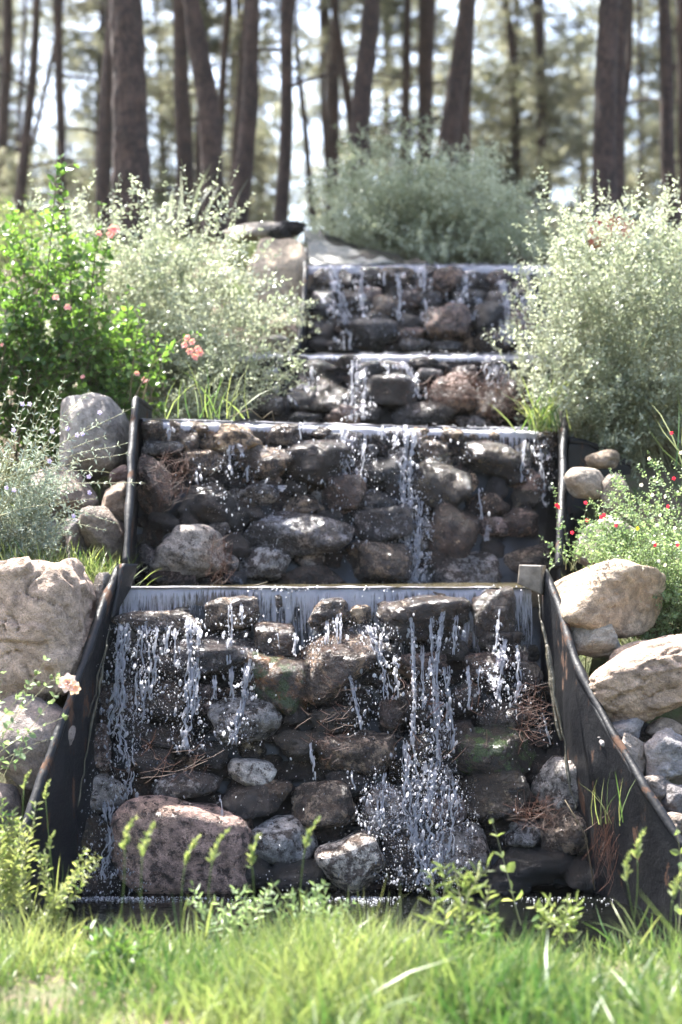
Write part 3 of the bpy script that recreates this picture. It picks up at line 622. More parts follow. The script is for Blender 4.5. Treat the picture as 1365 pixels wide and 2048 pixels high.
# ------------------------------------------------------------------ water on the steps
water_sheet('step_water', [(-1.13, 8.03), (.98, 8.03), (1.28, 9.35), (-1.16, 8.85)], 1.392, M['pond'])
water_sheet('step_water', [(-1.13, 8.95), (1.38, 9.75), (1.45, 10.3), (-.9, 10.2)], 2.30, M['pond'])
water_sheet('step_water', [(-.85, 10.41), (1.45, 10.41), (1.5, 11.5), (-.5, 11.5)], 2.84, M['pond'])
water_sheet('step_water', [(-.27, 11.81), (1.55, 11.81), (1.5, 13.0), (-.3, 13.0)], 3.655, M['pond'])
def nappe(t, prof, dens, n=420, label=''):
    A, B = np.array(t.L), np.array(t.Rr); d = B - A; L = np.linalg.norm(d); d /= L; fw = np.array([d[1], -d[0], 0])
    U = np.linspace(.012, .988, n); V = []; T = []
    prof = np.array(prof)
    m = len(prof)
    for k, (dy, dz, de) in enumerate(prof):
        base = A[None] + d[None] * (U * L)[:, None]
        q = np.stack([U * L * 1.0, np.full(n, k * .12), np.zeros(n)], -1)
        rip = fbm(q * np.array([22, 1, 1]), 1, 3, t.zl) * .006 * min(1, k / 3); big = vnoise(q * np.array([3.0, .3, 1]), 1, 5 + t.zl)
        V.append(base + fw[None] * (dy + rip + .012 * big * k / m)[:, None] + np.array([0, 0, 1.0])[None] * (dz + .004 * fbm(q * np.array([12, 1, 1]), 1, 2)) [:, None])
        T.append(np.clip(de + dens * .16 * big, 0, 1))  # tint peaks at the rim: its bright glint painted as opaque white
    V = np.array(V).reshape(-1, 3); i = (np.arange(m - 1)[:, None] * n + np.arange(n - 1)[None]).ravel()
    o = link('water_curtain', mesh_np('water_curtain', V, np.stack([i, i + 1, i + n + 1, i + n], -1), np.array(T).ravel()), M['curtain'])
    tag(o, label, 'water', kind='stuff')
nappe(T1, [(-.10, .020, .55), (-.03, .021, .6), (0, .018, .72), (.018, .008, .74), (.03, -.008, .62), (.038, -.03, .53), (.045, -.06, .50), (.05, -.10, .475), (.055, -.15, .45), (.06, -.20, .42), (.062, -.26, .36), (.065, -.33, .26)], 2.0, label='violet white curtain of water falling over the lowest weir')
nappe(T2, [(-.10, .018, .8), (-.03, .022, .95), (.006, .014, 1.0), (.026, .0, 1.0), (.040, -0.012, 1.0), (.047, -0.020, .8), (.052, -0.052, .30), (.056, -.09, .24), (.06, -.15, .15)], 2.2, label='thin bright water rim over the second weir from the bottom')
nappe(T3, [(-.10, .018, .8), (-.03, .022, .95), (.006, .014, 1.0), (.026, .0, 1.0), (.040, -0.014, 1.0), (.047, -0.024, .8), (.052, -0.057, .30), (.056, -.09, .24), (.06, -.15, .15)], 2.2, label='thin bright water rim over the third weir')
nappe(T4, [(-.10, .018, .8), (-.03, .022, .95), (.006, .014, 1.0), (.026, .0, 1.0), (.040, -0.018, 1.0), (.047, -0.043, .8), (.052, -0.065, .30), (.056, -.09, .24), (.06, -.15, .15)], 2.2, label='thin bright water rim over the uppermost weir')

DV, DF = ICO[1]
def drops(mb, pos, r, stretch=1.4, tint=None):
    n = len(pos); Rm = np.repeat(np.eye(3)[None], n, 0); a = rng.uniform(-.5, .5, n)
    Rm[:, 0, 0] = np.cos(a); Rm[:, 0, 2] = np.sin(a); Rm[:, 2, 0] = -np.sin(a); Rm[:, 2, 2] = np.cos(a)
    st = rng.uniform(.8, stretch, n)
    mb.scatter(DV, DF, pos, Rm, np.stack([r, r, r * st], -1), tint)
def stream(mb, t, path, w=6, heavy=1.0, out=.14, spray=1.0):
    """path: pixels down the face; w: width in pixels; a braid of thin ropes that break up into drops"""
    path = [path[0], tuple(np.array(path[0]) * .7 + np.array(path[1]) * .3)] + list(path[1:])
    pts = np.array([P(x, y, t.Yat(x, y) - (out * (.55 if i == 0 else 1)))[:] for i, (x, y) in enumerate(path)]); s = t.zl and pts[0][1] / FP
    seg = np.r_[0, np.cumsum(np.linalg.norm(np.diff(pts, axis=0), axis=1))]; L = seg[-1]; m = max(8, int(L / .007)); q = np.linspace(0, L, m)
    C = np.stack([np.interp(q, seg, pts[:, k]) for k in range(3)], -1); u = q / L
    nr = max(2, int(1 + heavy * 2.6))
    for k in range(nr):
        off = rng.normal() * w * s * .35
        wob = fbm(C * np.array([1, 1, 2.2]) + k * 5, 7, 3, k * 3.) * w * s * .55
        c = C.copy(); c[:, 0] += off + wob * (.3 + .9 * u); c[:, 1] += vnoise(C, 9, k + 9.) * .008
        nz = fbm(c * np.array([1, 1, 1.]), 38, 2, k * 7.); rad = s * (1.5 + 2.0 * nz) * (1.15 - .35 * u) * np.clip(.25 + q / .04, 0, 1) * (.7 + .32 * heavy) * (1.0 if k < 2 else .6)
        rad = np.clip(rad, 0, s * 4.6); brk = (rad < s * .22); rad[brk] = .00005
        i = 0
        while i < m:
            if brk[i]: i += 1; continue
            j = i
            while j < m and not brk[j]: j += 1
            if j - i >= 3:
                r_ = rad[i:j].copy(); r_[0] *= .3; r_[-1] *= .3; mb.tube(c[i:j], r_, 6, rng.uniform(.45, 1.0))
            i = j
    nd = int(L * 230 * heavy * spray); f = rng.random(nd) ** .8
    p = np.stack([np.interp(f * L, seg, pts[:, k]) for k in range(3)], -1)
    p[:, 0] += rng.normal(size=nd) * w * s * (.5 + 1.1 * f); p[:, 1] += rng.normal(size=nd) * .02; p[:, 2] += rng.normal(size=nd) * .01
    drops(mb, p, s * rng.gamma(1.6, .70, nd).clip(.35, 4.2), 2.4)
def splash(mb, t, px, py, rx, ry, n, out=.14, size=1.0):
    n = int(n * 1.7)
    a = rng.random(n) * 2 * math.pi; r = np.sqrt(rng.random(n)); x = px + rx * r * np.cos(a); y = py + ry * r * np.sin(a)
    Y = np.array([t.Yat(i, j) for i, j in zip(x, y)]) - out + rng.normal(size=n) * .025
    p = np.stack([(x - CX) * Y / FP, Y, CZ - (y - HY) * Y / FP], -1)
    g = vnoise(p, 26, 3.); keep = g > rng.uniform(-.75, .25, n); p = p[keep]
    drops(mb, p, (p[:, 1] / FP) * rng.gamma(1.5, .42 * size, len(p)).clip(.28, 2.4), 2.8)
def film(mb, t, px, py, w, h, out=.115, dens=.47, n=(26, 40)):
    """lacy sheet of broken water clinging to the stones"""
    U, W = np.meshgrid(np.linspace(-1, 1, n[0]), np.linspace(0, 1, n[1]))
    x = px + U * w / 2 * (.75 + .35 * W) + fbm(np.dstack([U * 0, W * 3, U * 0 + px]), 1, 2) * w * .18; y = py + W * h
    Yc = np.array([[t.Yat(a, b) for a, b in zip(r1, r2)] for r1, r2 in zip(x, y)]) - out
    p = np.dstack([(x - CX) * Yc / FP, Yc, CZ - (y - HY) * Yc / FP]); p[..., 1] += fbm(p, 16, 3) * .035
    d = dens - .30 * np.abs(U) ** 2 - .12 * W + .28 * fbm(p * np.array([1.7, 1, .8]), 13, 3, px * .1)
    i = (np.arange(n[1] - 1)[:, None] * n[0] + np.arange(n[0] - 1)[None]).ravel()
    mb.add(p.reshape(-1, 3), np.stack([i, i + 1, i + n[0] + 1, i + n[0]], -1), np.clip(d, 0, 1).ravel())
fall = MB(); fm = MB()
for path, w, hv in [([(240,1238),(236,1330),(228,1400),(222,1470)],16,1.6),([(262,1236),(252,1300),(246,1420),(250,1520)],16,1.5),([(288,1240),(284,1330),(282,1440)],12,1.1),([(312,1245),(308,1350),(304,1400)],12,1.2),([(338,1250),(328,1310)],8,.7),
    ([(378,1236),(384,1300),(380,1400),(372,1500)],14,2.2),([(398,1250),(394,1330),(388,1430)],9,1.3),([(352,1255),(350,1330)],6,.5),([(461,1200),(462,1262),(456,1330)],5,.8),([(484,1205),(482,1250)],4,.6),([(462,1330),(460,1400)],10,.9),
    ([(505,1300),(496,1350),(482,1420),(462,1490)],13,1.8),([(494,1320),(490,1400)],10,1.2),([(590,1265),(588,1310)],6,.6),([(693,1335),(708,1380),(718,1430),(724,1460)],8,1.1),([(655,1240),(652,1330)],6,.5),([(676,1225),(680,1310)],10,.8),
    ([(735,1250),(752,1300),(765,1330),(775,1400)],14,1.6),([(790,1310),(794,1400)],7,.6),([(822,1196),(826,1290),(829,1400),(824,1490)],4,1.3),([(866,1215),(864,1300),(862,1350)],5,.8),([(886,1200),(880,1260),(868,1340),(872,1440),(876,1520)],8,1.8),([(893,1330),(898,1420),(902,1500)],10,1.1),
    ([(912,1230),(905,1310)],5,.7),([(1000,1192),(992,1300)],4,.7),([(1012,1275),(1004,1330),(996,1400)],9,1.2),([(1034,1290),(1040,1360),(1030,1410)],8,.9),([(845,1290),(848,1420)],6,.5),([(935,1330),(938,1420)],6,.5),([(960,1330),(955,1390)],6,.5),
    ([(555,1262),(560,1300)],5,.5),([(620,1480),(628,1560)],6,.4),([(700,1540),(706,1580)],6,.5),([(770,1545),(765,1640)],8,.7),([(440,1590),(445,1640)],4,.4),([(430,1350),(432,1400)],5,.4),([(1085,1430),(1100,1490)],5,.5),([(870,1520),(850,1620),(845,1700),(850,1770)],26,2.6),([(900,1560),(895,1650),(880,1740)],20,1.6),([(815,1480),(820,1580),(830,1700)],18,1.4),
    ([(215,1600),(222,1680),(205,1760)],22,1.4),([(250,1480),(262,1540),(255,1600)],18,1.0),([(755,1580),(750,1660)],16,.9)]:
    stream(fall, T1, path, w, hv)
for a in [(240,1470,60,60,260),(250,1380,50,90,300),(300,1400,60,70,200),(380,1470,40,50,160),(480,1470,50,40,160),(760,1290,50,50,240),(870,1420,40,90,260),(860,1560,60,70,500),(870,1640,90,80,600),(850,1735,120,50,600),(760,1620,50,60,380),(215,1560,60,60,240),(200,1690,80,80,420),(230,1760,80,40,260),(640,1300,40,30,120),(970,1380,60,60,200),(1030,1380,40,60,120),(720,1430,40,60,120),(470,1240,70,30,60)]:
    splash(fall, T1, *a)
splash(fall, T1, 860, 1650, 100, 140, 900, .17, .5); splash(fall, T1, 780, 1600, 60, 90, 500, .15, .6); splash(fall, T1, 280, 1330, 90, 110, 700, .16, .6)
splash(fall, T1, 640, 1500, 480, 300, 1500, .12, .62)
splash(fall, T1, 640, 1250, 420, 70, 420, .10, .6)
for a in [(255,1232,60,110),(384,1236,40,130),(498,1300,44,90),(748,1255,60,110),(655,1245,50,60),(870,1430,70,130),(870,1560,150,180),(760,1590,90,90),(215,1580,90,170),(990,1290,60,90),(470,1262,60,60),(300,1240,90,70),(855,1560,90,200),(700,1320,60,70),(470,1400,70,70),(1040,1290,36,120)]:
    film(fm, T1, *a)
for path, w, hv in [([(822,860),(818,900),(812,960),(815,1010),(822,1080),(826,1165)],16,2.4),([(838,1000),(835,1090),(830,1165)],12,1.2),([(458,888),(462,915),(466,950)],10,.9),([(880,930),(884,985),(876,1045)],4,.9),([(1052,880),(1045,920),(1040,965)],10,.8),([(1082,900),(1085,960),(1090,1010)],6,.6),([(690,870),(700,930),(705,970)],10,1.0),([(730,880),(722,960)],8,.6),([(600,850),(604,880)],4,.4),([(340,850),(338,880)],5,.4),([(800,850),(796,900)],12,.9),([(770,850),(766,880)],8,.6),([(500,930),(498,965)],8,.5),([(960,975),(965,1040)],6,.5),([(395,940),(400,970)],8,.5),([(560,1050),(550,1090)],8,.3)]:
    stream(fall, T2, path, w, hv, .11)
splash(fall, T2, 640, 1000, 230, 120, 420, .14, 1.25); splash(fall, T2, 500, 960, 120, 70, 200, .12, 1.0); splash(fall, T2, 830, 1060, 40, 110, 420, .13); splash(fall, T2, 1085, 930, 30, 80, 160, .1, 1.2); splash(fall, T2, 700, 960, 60, 90, 200, .1, 1.1); splash(fall, T2, 900, 900, 60, 30, 60)
splash(fall, T2, 700, 1000, 400, 150, 260, .12, 1.0)
for a in [(820,850,60,120),(828,1000,56,165),(700,860,60,100),(460,880,70,60),(1045,890,40,70),(880,900,90,60),(400,935,60,30),(560,970,90,60),(975,1050,40,60),(1090,870,40,90)]: film(fm, T2, *a)
for path, w, hv in [([(708,720),(706,790),(708,840)],8,1.3),([(732,720),(730,780),(728,840)],8,1.3),([(760,722),(775,740)],5,.6),([(808,725),(828,760),(836,795)],8,1.2),([(625,730),(628,770)],5,.6),([(985,715),(988,790)],18,1.4),([(1010,720),(1012,770)],10,.8),([(780,735),(770,760)],6,.5)]: stream(fall, T3, path, w, hv, .10)
for a in [(988,715,50,90),(720,715,50,120),(815,720,50,60),(620,720,60,70),(560,735,90,80)]: film(fm, T3, *a)
for path, w, hv in [([(660,535),(680,590),(700,650)],14,1.2),([(722,540),(724,620)],8,1.0),([(795,552),(800,590),(796,640)],6,.9),([(848,535),(846,580)],8,.9),([(935,545),(925,590),(915,620)],10,1.0),([(960,590),(945,640)],8,.9),([(1008,560),(1020,640),(1018,690)],12,1.3),([(1050,540),(1052,660)],12,1.1),([(850,590),(856,660)],5,.7),([(770,540),(768,570)],6,.6),([(690,660),(692,700)],12,.8),([(905,600),(930,640)],6,.6)]: stream(fall, T4, path, w, hv, .10)
splash(fall, T4, 855, 600, 14, 70, 60, .12, 1.3); splash(fall, T4, 840, 620, 200, 80, 160, .1)
for a in [(660,532,60,120),(725,534,36,100),(940,540,60,80),(1010,545,50,140),(1050,535,40,150),(800,545,50,70),(850,532,40,60)]: film(fm, T4, *a)
tag(fm.build('water_film', M['lace']), 'lacy films of broken water sliding over the wet stones', 'water', kind='stuff')
# drops along each lip stand in for sparkle; then foam at the pool
for t_ in (T1, T2, T3, T4):
    q = rng.random((420, 1)); pp = np.array(t_.L) + q * (np.array(t_.Rr) - np.array(t_.L)); pp[:, 1] -= rng.uniform(.0, .05, 420); pp[:, 2] += rng.normal(size=420) * .008 + .008
    drops(fall, pp[vnoise(pp, 5.) > -.1], rng.uniform(.002, .005, int((vnoise(pp, 5.) > -.1).sum())), 1.2)
fo = MB(); n = 5200; x = rng.uniform(-1.3, 1.45, n); y = 7.36 - rng.gamma(1.2, .045, n); k = vnoise(np.stack([x, y, x * 0], -1), 6) > rng.uniform(-.2, .8, n)
dk = (rng.random(n) < .35) | (np.abs(x - .38) < .32) | (x < -.85); k &= dk
pos = np.stack([x, y, np.full(n, .003)], -1)[k]; drops(fo, pos, rng.gamma(1.5, .0013, len(pos)).clip(.0008, .006), 1.0)
tag(fo.build('foam', M['drop']), 'line of small foam bubbles along the foot of the lowest drop', 'foam', kind='stuff')

tag(fall.build('falling_water', M['drop']), 'glittering ropes and drops of falling water in front of the stones', 'water', kind='stuff')

# ------------------------------------------------------------------ pine needle heaps and roots caught on the stones
ndl_v = np.array([[-1, 0, 0], [1, 0, 0], [.8, 1, .0], [-.8, 1, 0], [0, .5, 1.2]]); ndl_f = np.array([[0, 1, 2], [0, 2, 3], [0, 4, 3], [1, 2, 4]])
def needles(name, label, px, py, rx, ry, Y, n, ln=.10, down=.0, wd=.0007):
    m = MB(); s = Y / FP
    for _ in range(n):
        a = random.uniform(0, 6.28); r = random.random() ** .6; c = P(px + rx * r * math.cos(a), py + ry * r * math.sin(a), Y + random.uniform(-.04, .03))
        d = Vector((random.gauss(0, 1), random.gauss(0, .5), random.gauss(-down, .6))).normalized() * ln * random.uniform(.4, 1.1); k = Vector((random.gauss(0, .2), random.gauss(0, .2), random.gauss(-.2, .2))) * ln
        pts = [c - d * .5, c - d * .2 + k * .15, c + d * .2 + k * .15, c + d * .5 - k * .2]
        m.tube([p[:] for p in pts], [wd, wd * 1.2, wd * 1.1, wd * .6], 4, random.random(), False)
    return tag(m.build(name, M['dry_needle']), label, 'pine needles')
needles('needle_heap', 'large heap of red-brown pine needles on the third drop', 925, 775, 84, 28, 10.05, 150, .20, .2, .0016)
needles('needle_heap', 'red-brown needles hanging on the far right of the third drop', 1010, 800, 45, 40, 10.05, 70, .2, .8, .0014)
needles('needle_heap', 'matted purple-brown needles at the upper left of the second drop', 345, 960, 38, 60, 8.6, 110, .14, .9)
needles('needle_heap', 'strands of needles between the mottled pale stone and its neighbours on the second drop', 440, 1120, 24, 50, 8.5, 90, .12, 1.5)
needles('needle_heap', 'loose fan of needles above the grey slab, lower left of the lowest drop', 335, 1520, 100, 40, 7.42, 34, .15, .4)
needles('needle_heap', 'tangle of needles beside the flat mossy stone at the right', 1062, 1430, 34, 66, 7.5, 110, .13, .6)
needles('needle_heap', 'needles draped beneath the angular pale wet stone at the right', 1075, 1625, 50, 30, 7.35, 80, .14, .6)
needles('needle_heap', 'few needles stuck between the middle stones of the lowest drop', 660, 1440, 60, 90, 7.55, 50, .11, .8)['kind'] = 'stuff'
needles('needle_heap', 'few long needles trailing over the brown stones beside the right streams', 880, 1440, 120, 100, 7.55, 40, .11, 1.2)['kind'] = 'stuff'
needles('root_tuft', 'hanging tuft of brown roots and dead grass at the foot of the right board', 1208, 1690, 24, 66, 7.05, 60, .22, 3.0)
m = MB()
for x0, y0, x1, y1, YY_ in ((1130, 1600, 1190, 1780, 7.15), (460, 835, 525, 838, 8.95), (525, 838, 550, 845, 9.0)):
    a = P(x0, y0, YY_); b_ = P(x1, y1, YY_); c_ = (a + b_) / 2 + Vector((.02, -.03, .05)); m.tube([a[:], a.lerp(c_, .6)[:], c_[:], c_.lerp(b_, .6)[:], b_[:]], .0028, 5)
tag(m.build('twig', M['dark_stem']), 'thin bare twigs caught on the second weir and the right side stones', 'twig', kind='stuff')
tw = MB(); a = P(505, 1172, 8.0); tw.tube([a[:], (a + Vector((.03, 0, .004)))[:], (a + Vector((.075, 0, .02)))[:]], [.004, .005, .003], 6); tag(tw.build('twig', M['dark_stem']), 'short dark twig lying on the lip of the lowest weir', 'twig')

# ------------------------------------------------------------------ plants
LEAF_V = np.array([[0, 0, 0], [-.5, .38, .10], [0, .42, -.02], [.5, .38, .10], [-.36, .75, .04], [0, .78, -.06], [.36, .75, .04], [0, 1, -.10]])
LEAF_F = np.array([[0, 2, 1], [0, 3, 2], [1, 2, 5], [1, 5, 4], [2, 3, 6], [2, 6, 5], [4, 5, 7], [5, 6, 7]])
LITE_V = np.array([[0, 0, 0], [-.5, .5, .10], [.5, .5, .10], [0, 1, -.05]]); LITE_F = np.array([[0, 2, 1], [1, 2, 3]])
leaf_cache = {}
def leaf_mesh(L, W):
    k = (round(L, 4), round(W, 4))
    if k not in leaf_cache:
        F = np.vstack([LEAF_F]); me = mesh_np('leaf', LEAF_V * np.array([W, L, L]), F, rng.random(len(LEAF_V)) * .3 + .35); leaf_cache[k] = me
    return leaf_cache[k]
def bez(a, b, c, n):
    t = np.linspace(0, 1, n)[:, None]; return (1 - t) ** 2 * a + 2 * t * (1 - t) * b + t ** 2 * c
def shrub(name, label, cat, base, targets, leaf=(.03, .012), mat='silver_leaf', stem='stem', spacing=.02, start=.25, rs=.0028, lift=.3, side=0, side_len=.15, lite=True, nleafobj=0, jit=.5, cap=9e9, group=None, lsz=(.6, 1.25), clump=None, up=.5):
    """stems run from the base area to the targets, leaves in opposite pairs along them"""
    base = np.array([b_[:] for b_ in base], float); root = empty(name, base.mean(0), label, cat, group)
    sm = MB(); lv = MB(); PP = []; DD = []; SS = []
    def grow(a, c, r, n, st):
        dist = np.linalg.norm(c - a); mid = (a + c) / 2 + np.array([0, 0, lift * dist]) + rng.normal(size=3) * .05 * dist
        p = bez(a, mid, c, n); p += (fbm(p, 6, 2, rng.random() * 50)[:, None]) * .012 * np.linspace(0, 1, n)[:, None]
        sm.tube(p, np.linspace(r, r * .35, n), 4, rng.random(), False)
        seg = np.r_[0, np.cumsum(np.linalg.norm(np.diff(p, axis=0), axis=1))]; L = seg[-1]
        q = np.arange(L * st, L, spacing); 
        if len(q) == 0: return p
        q = q + rng.normal(size=len(q)) * spacing * .2
        c_ = np.stack([np.interp(q, seg, p[:, k]) for k in range(3)], -1); d = np.stack([np.interp(q, seg, np.gradient(p[:, k])) for k in range(3)], -1); d /= np.linalg.norm(d, axis=1)[:, None]
        ph = rng.random() * 6.28 + np.arange(len(q)) * 1.57
        ref = np.where(np.abs(d[:, 2:3]) < .9, [[0, 0, 1.0]], [[0, 1.0, 0]]); a1 = np.cross(d, ref); a1 /= np.linalg.norm(a1, axis=1)[:, None]; b1 = np.cross(d, a1)
        for sg in (1, -1):
            o = (np.cos(ph)[:, None] * a1 + np.sin(ph)[:, None] * b1) * sg
            PP.append(c_); DD.append(o * 1.0 + d * rng.uniform(.3, 1.0, (len(q), 1)) + rng.normal(size=o.shape) * jit * .5); SS.append(1.0 - .45 * (q / L) ** 3)
        return p
    for tg in targets:
        tg = np.array(tg[:], float); a = base[rng.integers(len(base))] + rng.normal(size=3) * np.array([.05, .05, .01])
        p = grow(a, tg, rs, 12, start)
        for _ in range(side):
            f = rng.integers(4, 11); dirn = p[min(f + 1, 11)] - p[f - 1]; dirn = dirn / (np.linalg.norm(dirn) + 1e-9) + rng.normal(size=3) * .55 + np.array([0, 0, .2]); dirn /= np.linalg.norm(dirn)
            grow(p[f], p[f] + dirn * side_len * rng.uniform(.5, 1.3), rs * .5, 6, .1)
    pos = np.vstack(PP); dr = np.vstack(DD); sz = np.concatenate(SS) * rng.uniform(lsz[0], lsz[1], len(pos))
    if len(pos) > cap: k = rng.permutation(len(pos))[:int(cap)]; pos, dr, sz = pos[k], dr[k], sz[k]
    if nleafobj:
        k = np.argsort(pos[:, 1] + rng.normal(size=len(pos)) * .15)[:nleafobj]; me = leaf_mesh(*leaf); U = rdir(len(k), up * 2)
        Rm = rots(dr[k], U)
        for i, j in enumerate(k):
            mw = Matrix([[*(Rm[i][r] * sz[j]), pos[j][r]] for r in range(3)] + [[0, 0, 0, 1]]); link('leaf', me, M[mat], root, mw)
        msk = np.ones(len(pos), bool); msk[k] = False; pos, dr, sz = pos[msk], dr[msk], sz[msk]
    Rm = rots(dr, rdir(len(pos), up * 2)); TV, TF = (LITE_V, LITE_F) if lite else (LEAF_V, LEAF_F)
    tint = np.clip(.5 + .5 * fbm(pos, 3, 2) + rng.normal(size=len(pos)) * .22, 0, 1)
    lv.scatter(TV, TF, pos, Rm, np.stack([sz * leaf[1], sz * leaf[0], sz * leaf[0]], -1), tint)
    sm.build('stems', M[stem], root); lv.build('foliage', M[mat], root, kind='stuff')
    root['nleaf'] = len(pos); return root
def region(n, fx, Y0, Y1, bias=1.0):
    """n random points on the pixel region fx(t) -> (x, ytop, ybottom)"""
    out = []
    for _ in range(n):
        x, y0, y1 = fx(random.random()); y = y0 + (y1 - y0) * random.random() ** bias; out.append(P(x, y, random.uniform(Y0, Y1)))
    return out
def G(x, y): return Vector((x, y, float(ground_z(x, y)) - .02))
def line(n, a, b_, j=.1): return [G(a[0] + (b_[0] - a[0]) * (i / max(1, n - 1)) + random.gauss(0, j), a[1] + (b_[1] - a[1]) * (i / max(1, n - 1)) + random.gauss(0, j)) for i in range(n)]
def prof(tab):
    X = [t[0] for t in tab]
    def f(u):
        x = X[0] + (X[-1] - X[0]) * u; return x + random.gauss(0, 6), float(np.interp(x, X, [t[1] for t in tab])) + random.gauss(0, 8), float(np.interp(x, X, [t[2] for t in tab]))
    return f
def petals(root, name, c, r, mat, n=7, face=(0, -1, .3), lab=None, layers=1):
    m = MB()
    f = Vector(face).normalized(); q = f.to_track_quat('Z', 'Y').to_matrix()
    for l in range(layers):
        for i in range(n):
            a = 2 * math.pi * i / n + l * .5 + random.uniform(-.2, .2); tilt = .25 + .4 * l + random.uniform(-.15, .2)
            d = q @ Vector((math.cos(a) * math.cos(tilt), math.sin(a) * math.cos(tilt), math.sin(tilt))); u = q @ Vector((0, 0, 1))
            Rm = rots(np.array([d[:]]), np.array([u[:]])); m.scatter(LEAF_V * np.array([1.3, 1, 1]), LEAF_F, np.array([c[:]]), Rm, np.array([[r * .62, r, r * .9]]) * (1 - .25 * l))
    o = m.build(name, M[mat], root)
    if lab: o['label'] = lab
    return o

# --- large bright silvery shrub, left of the upper drops
s1 = shrub('silvery_shrub', 'large bright silvery shrub glowing in the sun left of the tall tan slab', 'shrub', line(14, (-1.7, 10.3), (-.75, 10.5), .15),
    region(230, prof([(70, 400, 700), (250, 375, 720), (400, 385, 760), (500, 430, 780), (580, 560, 790), (640, 640, 800)]), 9.6, 11.0), (.038, .018), 'silver_leaf', side=5, side_len=.20, spacing=.030, lsz=(.6, 1.3), nleafobj=60)
shrub('silvery_shrub', 'lower trailing silvery shrub drooping over the left end of the third and second weirs', 'shrub', line(8, (-1.35, 9.9), (-.8, 10.1), .08),
    region(50, prof([(360, 640, 830), (480, 660, 830), (580, 660, 800), (630, 690, 760)]), 9.45, 9.9), (.028, .011), 'sage_leaf', side=4, side_len=.16, spacing=.03, lift=.15, nleafobj=30)
shrub('long_shoots', 'thin upright shoots standing above the bright silvery shrub, before the pine trunks', 'plant', line(6, (-1.8, 10.2), (-.9, 10.3), .1),
    [P(x, y, random.uniform(9.8, 10.4)) for x, y in ((150, 350), (190, 335), (238, 352), (262, 345), (300, 372), (330, 345), (362, 318), (378, 360), (410, 340), (440, 312), (452, 375), (478, 330), (505, 390), (530, 430), (560, 500), (610, 560), (635, 600), (100, 380), (60, 395))], (.044, .022), 'silver_leaf', spacing=.045, start=.55, rs=.003, lift=.06, side=2, side_len=.1, nleafobj=60)
# --- green leafy bush with pink flowers
s2 = shrub('green_bush', 'dark green leafy bush with scattered pink flowers at the left edge', 'bush', line(12, (-2.35, 9.6), (-1.25, 9.55), .12),
    region(120, prof([(-70, 430, 760), (60, 420, 800), (150, 430, 800), (230, 520, 800), (300, 640, 820), (345, 700, 830)]), 9.25, 10.0), (.060, .040), 'green_leaf', 'dark_stem', side=4, side_len=.16, spacing=.045, lite=False, rs=.004, nleafobj=110, lsz=(.5, 1.2))
for x, y in ((120, 308), (112, 330), (205, 400)):
    shrub('tall_stalk', 'tall upright green leafed stalk rising above the left bush' if x == 120 else ('second leafy stalk leaning on the tall one at the left' if x == 112 else 'shorter leafy stalk in front of the biggest pine trunk'), 'plant', [P(x - 8, 640, 9.4)], [P(x, y, 9.4)], (.065, .042), 'green_leaf', 'dark_stem', spacing=.055, lite=False, rs=.0045, lift=.02, nleafobj=24, start=.1, side=2, side_len=.12)
for x, y, r in ((228, 460, .040), (222, 470, .03), (198, 468, .022), (112, 595, .024), (136, 615, .026), (292, 760, .028), (274, 748, .02), (166, 754, .016), (5, 690, .014)):
    petals(s2, 'flower', P(x, y, 9.2), r, 'pink', 6, (random.uniform(-.5, .5), -1, .4), layers=2)
cl = shrub('rose_branch', 'arching rose branch with a pink flower cluster left of the third weir', 'plant', [P(270, 800, 9.1)], [P(400, 665, 9.0), P(330, 640, 9.05), P(345, 700, 9.0), P(290, 600, 9.1)], (.055, .036), 'green_leaf', 'dark_stem', spacing=.05, lite=False, rs=.004, nleafobj=30, side=1)
for dx, dy in ((-18, -8), (0, -16), (14, 2), (-6, 8), (6, 22), (20, 12), (-12, -26)): petals(cl, 'flower', P(385 + dx * .8, 697 + dy * .8, 8.95), .025, 'pink', 6, (random.uniform(-.6, .6), -1, .3), layers=2)
# --- yellow-green weeds at the far left on the crest
shrub('tall_weed', 'yellow-green feathery weeds on the crest at the far left', 'weeds', line(8, (-3.2, 12.3), (-2.2, 12.4), .2), region(60, prof([(-40, 385, 470), (60, 380, 470), (130, 400, 480)]), 12, 12.8), (.05, .012), 'grass', side=3, spacing=.03, lift=.05)
# --- low silvery bush with long bare shoots, lower left
lb = shrub('silvery_bush', 'low silvery bush with lavender flowers before the grey boulders on the left', 'bush', line(9, (-2.25, 8.45), (-1.65, 8.5), .08),
    region(105, prof([(-80, 860, 1080), (20, 840, 1100), (110, 880, 1110), (170, 960, 1130)]), 8.2, 8.6), (.034, .009), 'grey_leaf', side=4, side_len=.13, spacing=.022, lift=.1, nleafobj=40, lite=False, lsz=(.6, 1.3))
tips = [(60,742),(95,775),(128,760),(180,785),(182,780),(262,818),(258,885),(260,905),(228,950),(288,968),(235,1048),(215,1060),(130,752),(20,760),(0,800),(75,800),(160,825),(200,840),(215,870),(190,1000),(105,770),(40,790),(-20,770)]
lb2 = shrub('long_shoots', 'long straight silvery shoots reaching right across the pointed grey boulder', 'plant', [P(-30, 1040, 8.3), P(0, 1010, 8.3), P(20, 980, 8.35), P(-10, 960, 8.3)], [P(x, y, random.uniform(8.1, 8.3)) for x, y in tips], (.036, .0095), 'grey_leaf', spacing=.042, start=.2, rs=.0026, lift=.04, nleafobj=120, lite=False, jit=.25)
for x, y in ((46, 808), (60, 808), (28, 860), (105, 862), (136, 857), (166, 868), (155, 870), (178, 953), (180, 985), (148, 1032), (28, 980), (200, 825), (14, 975), (100, 922)):
    petals(lb, 'flower', P(x, y, 8.1), .014, 'lavender', 5, (random.uniform(-.5, .5), -1, -.2))
